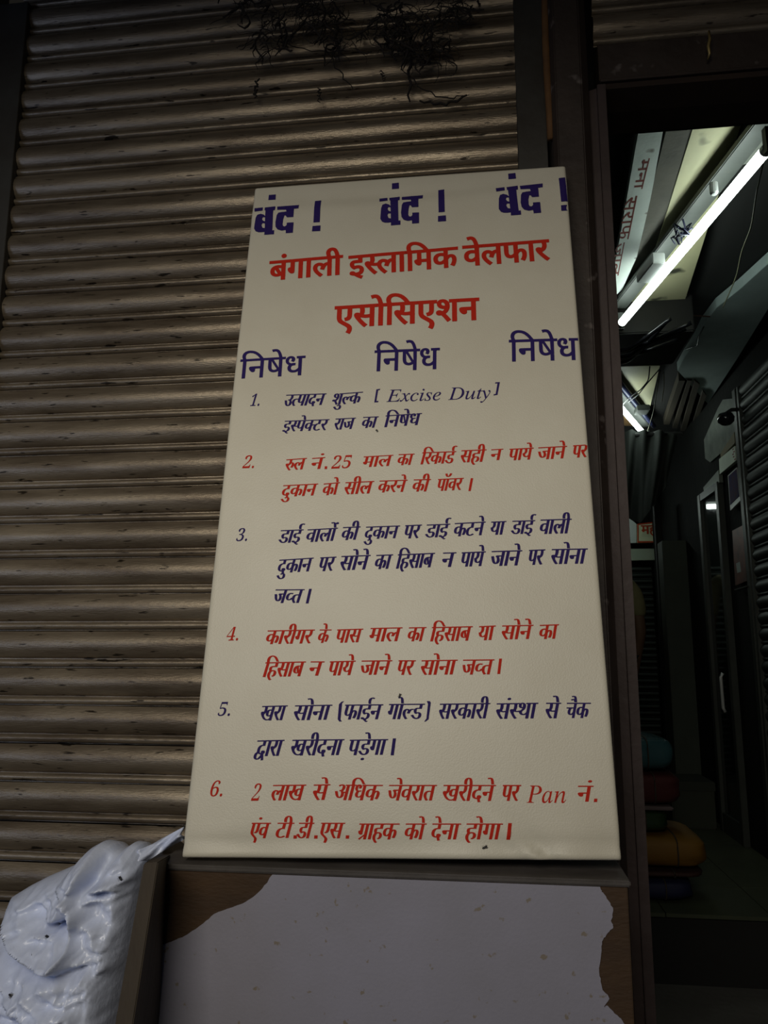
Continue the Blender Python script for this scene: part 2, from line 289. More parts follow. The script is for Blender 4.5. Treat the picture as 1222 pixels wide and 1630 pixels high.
# ---- printing: outlines of every letter laid on the vinyl
GLYPHS = {
 6: "-185 772,q0 24,17 17,q16 17,22 0,q23 0,16 -17,q16 -17,0 -24,q0 -24,-16 -17,q-16 -17,-23 0,q-22 0,-16 17,q-17 17",
 9: "470 218,q0 -70,-46 -34,q-45 -34,-67 0,q-86 0,-67 64,q-67 64,-63 148,71 26,q43 -106,50 -62,q50 -61,62 0,q38 0,24 17,q24 18,0 39,q0 37,-21 29,q-20 29,-32 25,q-27 -5,-31 -1,-5 70,q68 2,29 22,q28 22,0 37,q0 36,-24 16,q-23 16,-31 0,q-37 0,-30 -10,q-30 -10,-34 -17,-25 69,q26 14,38 12,q39 12,49 0,q78 0,42 -39,q41 -39,0 -59,q0 -78,-67 -42,q11 -10,9 -10,q38 -5,36 0,q32 0,25 3,q25 3,26 7,0 188,-73 0,0 71,258 0,0 -71,-104 0,0 -551,-81 0,0 290,q-24 -6,-23 -2,q-23 -3,-26 0,q-17 0,-26 3,q15 -30",
 11: "271 222,q-29 0,-29 -7,q-29 -7,-23 -11,q-47 28,-32 38,q-32 38,0 51,q0 28,10 20,q10 20,17 13,q23 17,31 8,q31 7,49 0,93 0,0 86,-314 0,0 71,505 0,0 -71,-110 0,0 -157,-184 0,q-31 0,-13 -3,q-13 -3,-9 -7,q-15 -12,0 -22,q0 -24,14 -17,q14 -16,16 -13,q46 17,55 0,q74 0,49 -38,q49 -37,0 -65,q0 -65,-41 -37,q-42 -38,-75 -10,q29 -12,32 -11,q31 -11,34 -10,-33 -70,q-57 26,-52 28,q-52 29,-45 28,q-59 3,-35 14,q-34 15,0 32,q0 22,14 15,q13 14,26 0,q20 0,21 -10,q22 -11,30 -25,q14 -2,11 0,q70 0,39 20,q38 21,0 44,q0 33,-24 18,q-25 18",
 12: "271 222,q-29 0,-29 -7,q-29 -7,-23 -11,q-47 28,-32 38,q-32 38,0 51,q0 28,10 20,q10 20,17 13,q23 17,31 8,q31 7,49 0,93 0,0 86,-314 0,0 71,505 0,0 -71,-110 0,0 -157,-184 0,q-31 0,-13 -3,q-13 -3,-9 -7,q-15 -12,0 -22,q0 -24,14 -17,q14 -16,16 -13,q46 17,55 0,q74 0,49 -38,q49 -37,0 -65,q0 -65,-41 -37,q-42 -38,-75 -10,q29 -12,32 -11,q31 -11,34 -10,-33 -70,q-57 26,-52 28,q-52 29,-45 28,q-59 3,-35 14,q-34 15,0 32,q0 22,14 15,q13 14,26 0,q20 0,21 -10,q22 -11,30 -25,q14 -2,11 0,q70 0,39 20,q38 21,0 44,q0 33,-24 18,q-25 18;293 615,q-21 35,-14 38,q-15 38,0 36,q0 67,45 33,q44 34,66 0,q32 0,27 -6,q27 -7,20 -11,-22 -66,q-17 9,-19 6,q-19 6,-22 0,q-40 0,-21 -23,q-21 -22,0 -35,q0 -33,13 -32,q14 -31,25 -36",
 13: "0 622,563 0,0 -71,-110 0,q32 -39,0 -48,q0 -90,-79 -46,q36 -32,28 -42,q29 -43,0 -59,q0 -50,-23 -34,q-22 -34,-39 -17,q-39 -17,-48 0,q-57 0,-51 30,q-52 31,-48 69,q-47 69,-44 114,71 25,q28 -78,34 -60,q33 -59,39 -33,q40 -34,46 0,q41 0,27 18,q26 19,0 49,q0 41,-22 35,q-23 34,-40 31,q-30 -6,-35 -1,-5 70,q74 2,35 24,q36 24,0 49,q0 30,-15 23,q-15 22,-23 13,-351 0",
 19: "568 551,-94 0,0 -171,q0 -51,-8 -30,q-7 -30,-18 -23,q-37 -48,-81 -6,-16 74,q22 4,15 6,q16 5,10 11,q12 12,6 18,q5 17,0 41,0 171,-233 0,0 -198,q0 -46,3 -29,q3 -29,10 -19,q10 -19,20 -15,q20 -16,34 -20,110 -62,q63 -36,27 -32,q26 -33,0 -50,q0 -40,-16 -35,q-17 -36,-14 -20,-72 42,q13 20,12 22,q11 23,0 22,q0 19,-8 14,q-8 15,-24 17,q-24 18,-49 28,-87 50,q-39 23,-28 25,q-27 24,-14 34,q-16 36,0 68,0 235,-79 0,0 71,568 0",
 25: "777 551,-325 0,0 -202,q48 50,69 0,q65 0,41 -41,q41 -42,0 -77,q0 -46,-15 -52,q-15 -52,-35 -50,-72 41,q25 32,16 42,q16 42,0 41,q0 47,-20 23,q-19 23,-35 0,q-54 0,-56 -72,0 -258,-81 0,0 174,q-24 -20,-35 -18,q-36 -18,-50 0,q-47 0,-41 19,q-42 19,-25 38,q-25 39,0 57,q0 80,55 47,q55 47,88 0,q23 0,29 -4,q28 -3,15 -3,-6 -73,q-16 4,-25 3,q-24 3,-19 0,q-58 0,-32 -26,q-32 -26,0 -47,q0 -53,31 -25,q30 -26,40 0,q44 0,34 21,q35 21,30 30,0 291,-371 0,0 71,777 0",
 26: "729 551,0 -551,-81 0,0 45,q-35 -19,-41 -10,q-42 -9,-42 0,q-108 0,-98 53,q-99 54,-98 125,q-27 35,-9 22,q-9 23,0 19,q0 21,15 17,q15 17,34 0,q25 0,19 -11,q18 -12,15 -20,q21 19,8 29,q7 30,0 30,q0 26,-3 24,q-4 23,-9 20,-201 0,0 71,833 0,0 -71;534 232,q35 0,29 14,q29 15,21 19,0 271,-367 0,q17 -37,0 -56,q0 -82,-35 -48,q-35 -48,-62 -27,q70 -84,78 -45,q77 -45,99 0,q43 0,39 10,q39 10,37 23,0 76,q-23 -14,-32 -10,q-32 -10,-40 0,q-47 0,-38 20,q-37 19,-21 35,q-22 35,0 46,q0 73,48 40,q48 41,79 0,q17 0,27 -3,q27 -2,14 -5,-6 -69,q-15 4,-19 3,q-18 3,-18 0,q-48 0,-28 -22,q-27 -22,0 -44,q0 -43,27 -21,q28 -20",
 27: "208 551,0 -317,q0 -26,-12 -15,q-13 -15,-23 0,q-26 0,-28 21,q-27 21,-19 30,q-19 30,0 28,q0 23,13 14,q14 14,34 0,25 0,0 192,-127 0,0 71,578 0,0 -71,-104 0,0 -551,-81 0,0 551",
 30: "649 551,-104 0,0 -551,-80 0,0 165,q-26 -17,-36 -15,q-36 -15,-50 0,q-77 0,-50 43,q-49 43,0 71,q0 29,13 26,q12 25,19 16,-147 -2,0 72,293 0,q18 0,18 -1,q18 0,4 0,-7 -70,-32 0,q-58 0,-36 -24,q-35 -25,0 -47,q0 -43,29 -21,q29 -22,38 0,q50 0,35 22,q36 21,27 29,0 291,-465 0,0 71,649 0",
 32: "653 551,0 -551,-81 0,0 370,-137 0,q-41 0,-16 3,q36 -30,22 -40,q22 -40,0 -45,q0 -46,-20 -31,q-21 -31,-33 -15,q-34 -15,-40 0,q-53 0,-48 30,q-48 31,-44 71,q-44 70,-42 119,71 25,q46 -134,50 -70,q50 -69,58 0,q32 0,20 17,q21 17,0 40,q0 44,-31 39,q-30 39,-45 28,29 64,270 0,0 110,-572 0,0 71,757 0,0 -71",
 35: "519 551,-148 0,0 -202,-55 0,q-48 0,-32 -8,q-32 -8,-23 -15,q-55 -38,0 -65,q0 -48,22 -31,q22 -32,36 -15,q35 -15,42 0,q54 0,38 12,q38 13,42 22,27 -74,q-44 -20,-50 -13,q-49 -14,-53 0,q-69 0,-55 26,q-54 26,-31 49,q-31 49,0 70,q0 65,34 45,q34 44,56 23,q55 23,63 0,2 0,0 131,-290 0,0 71,519 0",
 37: "358 222,q-29 0,-29 -7,q-29 -7,-23 -11,q-47 28,-32 38,q-32 38,0 51,q0 28,10 20,q10 20,17 13,q23 17,31 8,q31 7,49 0,93 0,0 86,-401 0,0 71,592 0,0 -71,-110 0,0 -157,-184 0,q-31 0,-13 -3,q-13 -3,-9 -7,q-15 -12,0 -22,q0 -24,14 -17,q14 -16,16 -13,q46 17,55 0,q74 0,49 -38,q49 -37,0 -65,q0 -67,-49 -43,q-49 -44,-99 0,q-98 0,-77 44,q-78 44,-59 70,61 49,q57 -68,59 -33,q60 -32,75 0,q116 0,0 78,q0 35,-25 17,q-24 18",
 40: "481 551,0 -551,-81 0,0 328,-109 0,q-61 0,-30 -6,q-31 -6,-19 -17,q-24 -19,0 -43,q0 -49,37 -46,q37 -45,71 -57,-54 -52,q-46 40,-39 40,q-40 40,-24 43,q-23 43,0 48,q0 35,13 28,q14 28,21 18,q29 25,41 12,q41 11,68 0,128 0,0 152,-400 0,0 71,584 0,0 -71",
 41: "553 551,0 -551,-81 0,0 180,q-29 -19,-40 -15,q-40 -14,-55 0,q-85 0,-59 48,q-60 49,-21 93,q95 20,38 36,q39 35,0 54,q0 50,-23 25,q-24 26,-37 0,q-25 0,-16 -12,q-16 -12,0 -23,q0 -51,81 -9,-8 -70,q-65 9,-38 30,q-38 31,0 58,q0 56,36 29,q37 28,53 0,q41 0,37 -18,q38 -17,24 -36,q24 -36,0 -56,q0 -74,-40 -46,q-40 -46,-74 -29,q23 -36,29 -18,q29 -17,51 0,q52 0,37 20,q37 20,32 32,0 276,-82 0,0 71,266 0,0 -71",
 42: "413 -58,q-21 34,-19 35,q-19 35,-12 27,q-12 -2,-14 -1,q-14 -2,-15 0,q-42 0,-43 10,q-42 11,-36 23,q-35 24,-21 40,q-22 39,0 57,q0 44,16 32,q15 31,25 22,q33 29,48 13,q48 13,59 0,5 0,0 95,-295 0,0 71,534 0,0 -71,-158 0,0 -166,-49 0,q-58 0,-35 -7,q-36 -7,-25 -16,q-22 -15,-13 -23,q-12 -23,0 -32,q0 -53,40 -35,q39 -34,82 0,q6 0,6 0,q6 0,7 1,q-6 20,0 15,q0 35,21 15,q21 14,25 0,q43 0,22 -24,q23 -25,0 -29,q0 -32,-15 -18,q-14 -17,-22 -9,q12 -24,16 -26,q17 -25,25 -35",
 43: "630 551,-104 0,0 -551,-81 0,0 150,q-31 -20,-36 -14,q-37 -13,-58 0,q-77 0,-48 41,q-47 40,0 67,q0 27,9 25,q9 25,19 20,q-47 18,-29 36,q-30 35,0 56,q0 60,41 39,q41 40,63 0,q53 0,36 -28,q35 -28,0 -45,q0 -47,-40 -41,-61 39,q11 10,5 12,q4 11,0 11,q0 15,-10 13,q-10 14,-26 0,q-28 0,-20 -22,q-20 -22,0 -35,q0 -32,16 -19,q15 -20,25 -9,q24 -9,27 -3,q30 8,35 0,q11 0,13 -1,q14 -1,7 -1,-7 -70,q-6 1,-8 0,q-9 0,-5 0,q-50 0,-28 -21,q-29 -20,0 -38,q0 -41,29 -20,q28 -20,44 0,q53 0,37 21,q37 22,26 29,0 306,-62 0,0 71,247 0",
 44: "0 622,569 0,0 -71,-103 0,0 -551,-81 0,0 298,-181 0,0 -54,q0 -28,-14 -14,q-14 -14,-23 0,q-24 0,-27 21,q-27 21,-19 30,q-19 30,0 28,q0 23,13 14,q14 14,34 0,287 0,0 182,-385 0",
 46: "479 551,0 -551,-81 0,0 191,q-29 -19,-34 -13,q-34 -13,-47 0,q-40 0,-32 14,q-33 13,-21 21,q-25 27,-12 37,q-12 36,0 64,0 193,-79 0,0 71,583 0,0 -71;398 551,-238 0,0 -182,q0 -41,3 -24,q3 -24,6 -14,q7 -15,11 -11,q23 -23,50 0,q40 0,35 19,q35 19,25 25",
 47: "460 551,0 -202,q25 24,29 13,q29 13,35 0,q65 0,41 -41,q41 -42,0 -77,q0 -46,-15 -52,q-15 -52,-35 -50,-72 41,q25 32,16 42,q16 42,0 41,q0 47,-20 23,q-20 23,-35 0,q-53 0,-57 -73,0 -257,-81 0,0 193,q-24 -19,-32 -14,q-32 -14,-43 0,q-40 0,-32 14,q-32 15,-19 22,q-25 29,-10 36,q-11 35,0 57,0 197,-79 0,0 71,786 0,0 -71;160 551,0 -191,q0 -55,6 -24,q6 -24,16 -17,q20 -23,40 0,q41 0,32 17,q32 17,26 27,0 273",
 48: "585 551,-103 0,0 -551,-81 0,0 165,q-27 -18,-38 -15,q-39 -14,-56 0,q-56 0,-45 21,q-44 21,-25 38,q-25 37,0 51,q0 86,60 46,q61 46,98 0,q14 0,20 -2,q20 -1,19 -2,q20 -2,11 -3,-6 -69,q-20 4,-25 3,q-25 3,-25 0,q-20 0,-18 -3,135 -168,q19 14,17 18,0 295,-401 0,0 71,585 0;127 287,q0 -52,33 -25,q34 -26,48 0,q18 0,16 3,q17 3,15 5,-140 175,q-41 -28",
 50: "509 551,0 -551,-81 0,0 250,-221 0,0 -37,q0 -33,-15 -14,q-14 -15,-19 0,q-19 0,-21 13,q-21 12,-18 20,q-18 19,-12 22,q-11 22,0 19,q0 18,13 12,q14 13,34 0,26 0,0 230,-126 0,0 71,612 0,0 -71;428 551,-221 0,0 -230,221 0",
 51: "595 622,0 -71,-104 0,0 -551,-81 0,0 179,q-28 -18,-39 -15,q-39 -14,-51 0,q-90 0,-55 60,q-56 61,-14 100,q62 13,30 24,q30 23,0 44,q0 28,-12 24,q-11 24,-14 18,-123 0,0 71;129 301,q20 -49,31 -24,q30 -25,49 0,q50 0,37 21,q37 21,27 29,0 277,-199 0,q29 -52,0 -54,q0 -108",
 52: "395 42,-54 -54,q-59 49,-52 50,q-52 50,-40 44,q-40 44,-23 31,q-22 31,-7 18,q-6 18,0 17,q0 19,15 17,q15 17,34 0,q25 0,19 -11,q18 -12,15 -21,q39 20,18 30,q18 30,0 39,q0 23,-5 23,q-5 22,-7 15,-239 0,0 71,424 0,0 -71,-104 0,q16 -35,0 -58,q0 -55,-22 -38,q-22 -38,-38 -27,q-38 -26,-49 -20,q45 -52,60 -56,q59 -55",
 54: "0 551,0 71,693 0,0 -71,-104 0,0 -551,-81 0,0 355,q-6 1,-8 0,q-24 0,-25 -12,q-25 -12,-23 -32,q-23 -31,-18 -61,-77 24,q12 46,20 35,q-24 18,-24 11,q-24 11,-30 0,q-40 0,-21 -23,q-22 -23,0 -36,q0 -38,22 -35,q21 -34,41 -38,q41 -37,58 -49,-54 -52,q-58 50,-48 46,q-48 45,-28 47,q-28 46,0 53,q0 53,25 34,q24 33,37 15,q37 16,36 0,q44 0,36 -14,q37 -15,33 -27,q58 56,87 0,q5 0,4 0,0 125",
 57: "571 551,-104 0,0 -551,-80 0,0 165,q-26 -18,-37 -15,q-38 -14,-53 0,q-54 0,-42 21,q-42 21,-25 38,q-24 37,0 51,q0 86,58 46,q57 46,94 0,q13 0,20 -2,q19 -1,19 -2,q18 -2,10 -3,-5 -73,q-19 4,-24 3,q-24 3,-23 0,q-62 0,-35 -27,q-35 -27,0 -50,q0 -51,31 -24,q32 -24,45 0,q52 0,37 22,q38 23,25 27,0 291,-387 0,0 71,571 0",
 58: "122 189,q-35 0,-23 17,q-24 18,0 31,q0 29,18 15,q18 15,28 0,q18 0,20 -8,q19 -7,30 -23,q50 16,32 43,q32 43,0 65,q0 56,-29 33,q-30 34,-47 0,q-31 0,-15 -14,q-15 -13,0 -23,q0 -15,10 -17,q9 -18,29 -12,q28 -12,56 -2,-17 -70,q-94 6,-47 42,q-46 41,0 58,q0 51,36 32,q35 32,67 0,q47 0,41 -22,q41 -21,25 -43,q26 -42,0 -64,q0 -69,-34 -59,q-35 -58,-61 -33,q45 -39,42 -48,q42 -47,31 -44,-64 -44,q-51 72,-41 47,q-42 46,-37 30,q-27 -5;591 551,0 -551,-81 0,0 551,-89 0,0 71,274 0,0 -71",
 59: "593 622,0 -71,-104 0,0 -551,-81 0,0 191,q-30 -17,-37 -14,q-37 -14,-50 0,q-40 0,-32 14,q-33 13,-21 21,q-25 27,-12 37,q-12 36,0 64,0 193,-79 0,0 71;408 551,-203 0,203 -264;189 240,q23 -23,50 0,q26 0,25 8,q25 8,22 12,-201 262,0 -138,q0 -41,3 -24,q3 -24,7 -14,q6 -15",
 60: "587 551,0 -551,-81 0,0 266,q-29 -9,-29 -3,q-29 -3,-39 0,q-42 0,-46 7,q-47 8,-33 11,q-20 -13,-25 -11,q41 -52,56 -55,q55 -55,61 -49,-54 -54,q-56 49,-50 50,q-49 50,-38 44,q-38 44,-22 31,q-22 31,-5 18,q-6 18,0 17,q0 19,15 17,q15 17,34 0,q25 0,19 -11,q18 -12,15 -20,q21 19,8 29,q7 30,0 30,q0 30,-5 24,q-4 24,-7 15,-201 0,0 71,691 0,0 -71;369 322,q39 0,32 4,q32 4,34 9,0 212,-225 0,q7 -17,5 -23,q5 -23,0 -30,q0 -42,-10 -31,q-9 -31,-17 -21,q52 -11",
 61: "321 69,q36 11,23 18,q23 18,0 32,q0 38,-29 22,q-29 21,-65 0,q-69 0,-37 -29,q-36 -28,0 -48,q0 -31,12 -29,q11 -29,35 -35,q36 -36,70 -53,-54 -53,q-91 71,-49 62,q-50 62,0 77,q0 38,16 30,q15 29,26 21,q-19 18,-14 26,q-13 26,0 34,q0 28,10 20,q10 20,17 13,q23 17,29 8,q30 7,41 0,132 0,0 86,-361 0,0 71,546 0,0 -71,-104 0,0 -157,-212 0,q-31 0,-13 -3,q-13 -3,-9 -7,q-15 -12,0 -22,q0 -20,10 -15,q10 -16,14 -12,q47 16,54 0,q69 0,43 -21,q44 -21,20 -34,q21 -33,0 -38,q0 -58,-34 -38,q-34 -38,-65 -17",
 64: "-338 -134,q0 24,16 17,q17 17,22 0,q23 0,16 -17,q16 -17,0 -24,q0 -25,-16 -17,q-16 -16,-23 0,q-22 0,-17 16,q-16 17",
 66: "170 551,0 -551,-81 0,0 551,-89 0,0 71,273 0,0 -71",
 67: "89 551,-89 0,0 71,80 0,q-12 22,-8 25,q-7 25,0 30,q0 78,58 47,q58 47,97 0,q141 0,109 -76,q109 -77,79 -128,-84 0,q-153 209,-184 0,q-70 0,-39 -30,q-40 -29,0 -51,q0 -30,10 -22,q9 -23,12 -17,108 0,0 -71,-103 0,0 -551,-81 0",
 68: "-185 615,q-17 35,-9 32,q-9 32,0 34,q0 65,42 41,q42 42,75 0,q60 0,40 -28,q40 -29,29 -61,q29 -60,26 -96,110 0,0 -71,-103 0,0 -551,-81 0,0 551,-89 0,0 71,87 0,q-28 104,-31 50,q-30 49,-55 0,q-40 0,-21 -25,q-21 -24,0 -43,q0 -34,10 -27,q10 -28,14 -29",
 69: "-248 -12,q54 23,58 0,q75 0,41 -39,q42 -38,0 -63,q0 -61,-46 -39,q-47 -39,-86 0,q-97 0,-70 46,q-71 46,-60 76,61 43,q39 -48,35 -31,q35 -31,39 -15,q40 -14,49 0,q106 0,0 74,q0 33,-25 16,q-24 16,-31 0,q-27 0,-22 -5,q-21 -6,-21 -11",
 75: "-169 615,q-21 79,-20 46,q-21 45,-25 19,q-25 19,-34 0,q-22 0,-17 -5,q-17 -4,-14 -5,-24 73,q39 14,52 0,q54 0,40 -26,q39 -25,31 -61,q32 -62,28 -107",
 76: "-179 615,q-27 40,-22 19,q-23 18,-21 6,q-22 5,-26 0,q-20 0,-21 -6,q-21 -6,-20 -9,-26 69,q23 10,25 6,q25 6,29 0,q45 0,35 -21,q35 -22,24 -38,4 2,q-20 52,-19 28,q-19 29,-22 12,q-22 12,-31 0,q-24 0,-16 -4,q-16 -4,-14 -6,-23 69,q39 14,52 0,q54 0,40 -26,q39 -25,31 -61,q32 -62,28 -107",
 77: "170 551,0 -551,-81 0,0 551,-89 0,0 71,273 0,0 -71;298 863,q-23 -100,-53 -41,q-54 -42,-77 0,q-72 0,-54 44,q-54 45,-34 94,71 24,q26 -70,34 -34,q33 -34,53 0,q57 0,27 37,q28 36,16 67",
 79: "170 551,0 -551,-81 0,0 551,-89 0,0 71,273 0,0 -71;90 615,q-21 79,-21 46,q-20 45,-25 19,q-25 19,-34 0,q-22 0,-17 -5,q-17 -4,-14 -5,-24 73,q39 14,52 0,q54 0,39 -26,q40 -25,32 -61,q31 -62,28 -107",
 181: "-190 615,q-21 35,-15 38,q-14 38,0 36,q0 67,44 33,q45 34,66 0,q32 0,27 -6,q27 -7,20 -11,-22 -66,q-17 9,-19 6,q-19 6,-22 0,q-40 0,-21 -23,q-21 -22,0 -35,q0 -33,14 -32,q13 -31,25 -36",
 183: "618 551,-166 0,0 -217,q22 15,27 9,q27 10,39 0,64 0,0 -71,-51 0,q-46 0,-26 -10,q-26 -10,-30 -24,0 -253,-81 0,0 174,q-24 -20,-35 -18,q-36 -18,-50 0,q-47 0,-41 19,q-42 19,-25 38,q-25 39,0 57,q0 80,55 47,q55 47,88 0,q23 0,29 -4,q28 -3,15 -3,-6 -73,q-16 4,-25 3,q-24 3,-19 0,q-58 0,-32 -26,q-32 -26,0 -47,q0 -53,31 -25,q30 -26,40 0,q44 0,34 21,q35 21,30 30,0 291,-371 0,0 71,618 0",
 198: "0 622,363 0,0 -71,-363 0;45 242,q0 35,13 28,q14 28,21 18,q29 25,41 12,q41 11,68 0,108 0,0 -71,-89 0,q-61 0,-30 -6,q-31 -6,-19 -17,q-24 -19,0 -43,q0 -49,37 -46,q37 -45,71 -57,-54 -52,q-46 40,-39 40,q-40 40,-24 43,q-23 43",
 210: "0 622,515 0,0 -71,-515 0;537 349,q-20 7,-23 0,q-24 0,-25 -12,q-25 -12,-23 -32,q-23 -31,-18 -61,-77 24,q12 46,20 35,q-23 18,-24 11,q-25 11,-30 0,q-40 0,-21 -23,q-22 -23,0 -36,q0 -38,22 -35,q21 -34,41 -38,q41 -37,58 -49,-54 -52,q-58 50,-48 46,q-48 45,-28 47,q-28 46,0 53,q0 53,25 34,q24 33,36 15,q37 16,37 0,q44 0,36 -14,q37 -15,33 -27,q59 56,87 0,q14 0,16 -2,q15 -2,11 -5",
 212: "0 622,406 0,0 -71,-406 0;425 193,q-37 -31,-48 -22,q-47 -22,-60 0,q-54 0,-42 21,q-42 21,-25 38,q-24 37,0 51,q0 86,58 46,q57 46,94 0,q13 0,20 -2,q19 -1,19 -2,q18 -2,10 -3,-5 -73,q-19 4,-24 3,q-24 3,-23 0,q-62 0,-35 -27,q-35 -27,0 -50,q0 -51,31 -24,q32 -24,45 0,q52 0,37 22,q38 23,25 26",
 215: "369 322,q31 0,25 2,q25 3,28 5,8 -72,q-25 -5,-26 -2,q-26 -2,-29 0,q-42 0,-46 7,q-47 8,-33 11,q-20 -13,-25 -11,q41 -52,56 -55,q55 -55,61 -49,-54 -54,q-56 49,-50 50,q-49 50,-38 44,q-38 44,-22 31,q-22 31,-5 18,q-6 18,0 17,q0 19,15 17,q15 17,34 0,q25 0,19 -11,q18 -12,15 -20,q21 19,8 29,q7 30,0 30,q0 30,-5 24,q-4 24,-7 15,-201 0,0 71,403 0,0 -71,-122 0,q7 -17,5 -23,q5 -23,0 -30,q0 -42,-10 -31,q-9 -31,-17 -21,q52 -11",
 256: "172 -24,-47 67,268 162,0 346,-185 0,0 -317,q0 -26,-12 -15,q-13 -15,-23 0,q-26 0,-28 21,q-27 21,-19 30,q-19 30,0 28,q0 23,13 14,q14 14,34 0,25 0,0 192,-127 0,0 71,578 0,0 -71,-104 0,0 -551,-81 0,0 122",
 417: "519 296,q0 -46,-17 -44,q-16 -43,-29 -37,-72 41,q20 23,17 34,q16 35,0 35,q0 35,-17 21,q-17 21,-35 0,q-34 0,-31 -20,q-22 -33,-36 -23,q-36 -23,-43 -18,q45 -52,60 -56,q59 -55,64 -49,-54 -54,q-59 49,-52 50,q-52 50,-40 44,q-40 44,-23 31,q-22 31,-7 18,q-6 18,0 17,q0 19,15 17,q15 17,34 0,q25 0,19 -11,q18 -12,15 -21,q39 20,18 30,q18 30,0 39,q0 23,-5 23,q-5 22,-7 15,-239 0,0 71,577 0,0 -71,-257 0,q16 -35,0 -58,q0 -16,-2 -13,q27 11,31 0,q53 0,37 -36,q37 -37",
 419: "296 -12,q39 17,43 4,q-11 18,-9 16,q-9 16,-7 14,q-12 -2,-14 -1,q-14 -2,-15 0,q-42 0,-43 10,q-42 11,-36 23,q-35 24,-21 40,q-22 39,0 57,q0 44,16 32,q15 31,25 22,q33 29,48 13,q48 13,59 0,5 0,0 95,-295 0,0 71,534 0,0 -71,-158 0,0 -166,-49 0,q-58 0,-35 -7,q-36 -7,-25 -16,q-22 -15,-13 -23,q-12 -23,0 -32,q0 -53,40 -35,q39 -34,82 0,q6 0,6 0,q6 0,7 1,q-6 20,0 15,q0 35,21 15,q21 14,25 0,q43 0,22 -24,q23 -25,0 -29,q0 -32,-15 -18,q-14 -17,-22 -9,q10 -18,12 -20,q11 -19,16 -24,q51 -12,28 -35,q28 -36,0 -51,q0 -61,-46 -39,q-47 -39,-86 0,q-97 0,-70 46,q-71 46,-60 76,61 43,q39 -48,35 -31,q35 -31,39 -15,q40 -14,49 0,q106 0,0 74,q0 33,-25 16,q-24 16,-31 0,q-27 0,-22 -5,q-21 -6,-21 -11",
 461: "170 551,0 -551,-81 0,0 551,-89 0,0 71,273 0,0 -71;90 615,q-21 79,-21 46,q-20 45,-25 19,q-25 19,-34 0,q-22 0,-17 -5,q-17 -4,-14 -5,-24 73,q39 14,52 0,q54 0,39 -26,q40 -25,32 -61,q31 -62,28 -107;146 821,q0 24,16 17,q17 17,22 0,q23 0,16 -17,q17 -17,0 -24,q0 -24,-17 -17,q-16 -17,-23 0,q-22 0,-17 17,q-16 17",
 529: "227 -125,q-56 0,-42 21,q-42 20,-23 36,q-24 35,0 46,q0 59,33 40,q33 39,57 16,q-17 37,0 48,q0 44,16 32,q15 31,25 22,q34 29,48 13,q47 13,59 0,5 0,0 95,-395 0,0 71,634 0,0 -71,-158 0,0 -166,-49 0,q-58 0,-35 -7,q-36 -7,-25 -16,q-46 -31,0 -62,q0 -53,39 -35,q40 -34,84 0,q4 0,5 0,q5 0,7 1,q-5 20,0 15,q0 35,21 15,q21 14,25 0,q43 0,22 -24,q23 -25,0 -29,q0 -32,-17 -18,q-17 -19,-26 -10,84 -221,-69 -28,-57 160,q-42 -48,-55 -36,q-54 -35;119 34,q0 -49,33 -21,q34 -20,43 0,q44 0,36 19,q36 19,29 29,q30 29,24 32,q-10 -1,-9 -1,q-9 0,-6 0,q-48 0,-50 13,q-49 13,-37 31,q-39 -9,-26 -24,q-26 -24",
 -109: "-53 0,6 20,5 0,q47 0,21 18,q22 18,14 52,125 465,q9 35,0 16,q0 25,-18 11,q-18 10,-40 2,6 20,265 0,q100 0,72 -34,q72 -35,39 -65,q39 -64,0 -89,q0 -81,-33 -73,q-33 -73,-61 -56,q-62 -57,-86 -33,q-85 -32,-105 0;253 33,q85 0,64 33,q64 32,44 56,q43 56,22 71,q22 71,0 76,q0 113,-55 59,q-56 59,-108 0,q-32 0,-16 -5,q-16 -6,-8 -18,q-9 -18,-10 -36,-119 -443,q-12 -43,0 -17,q0 -23,23 -8,q11 -4,19 -2,q19 -3",
 -118: "-50 0,5 20,4 0,q47 0,21 18,q21 17,14 54,125 464,q9 35,0 16,q0 25,-18 11,q-17 10,-40 2,5 20,529 0,-29 -150,-17 0,0 4,q0 46,-11 24,q-11 24,-32 9,q-32 9,-63 0,-85 0,q-30 0,-15 -4,q-15 -5,-7 -15,q-8 -14,-8 -30,-55 -203,84 0,q75 0,34 23,q34 23,14 52,19 0,-70 -245,-18 0,q3 20,0 19,q0 32,-8 16,q-7 16,-21 5,q-20 5,-38 0,-89 0,-62 -229,q-4 -17,-3 -15,q-4 -14,0 -8,q0 -20,17 -8,q15 -7,40 0,69 0,q71 0,51 15,q51 16,38 34,q37 35,30 55,20 0,-72 -190",
 -224: "-50 0,5 20,5 0,q46 0,21 17,q21 17,14 54,125 465,q9 32,0 19,q0 26,-18 10,q-17 10,-40 2,5 20,272 0,q210 0,0 -155,q0 -60,-34 -47,q-35 -46,-63 -26,q-62 -27,-85 0,-92 0,q-15 0,-3 -12,-59 -223,q-1 -6,-1 -8,q-2 -8,0 -6,q0 -29,21 -9,q21 -9,48 -1,-6 -20;287 361,q103 0,52 48,q53 48,0 85,q0 62,-32 29,q-32 29,-68 0,q-29 0,-14 -10,q-13 -11,-11 -38,-57 -211,q-2 -8,0 -8,q0 -9,8 -3,q8 -3",
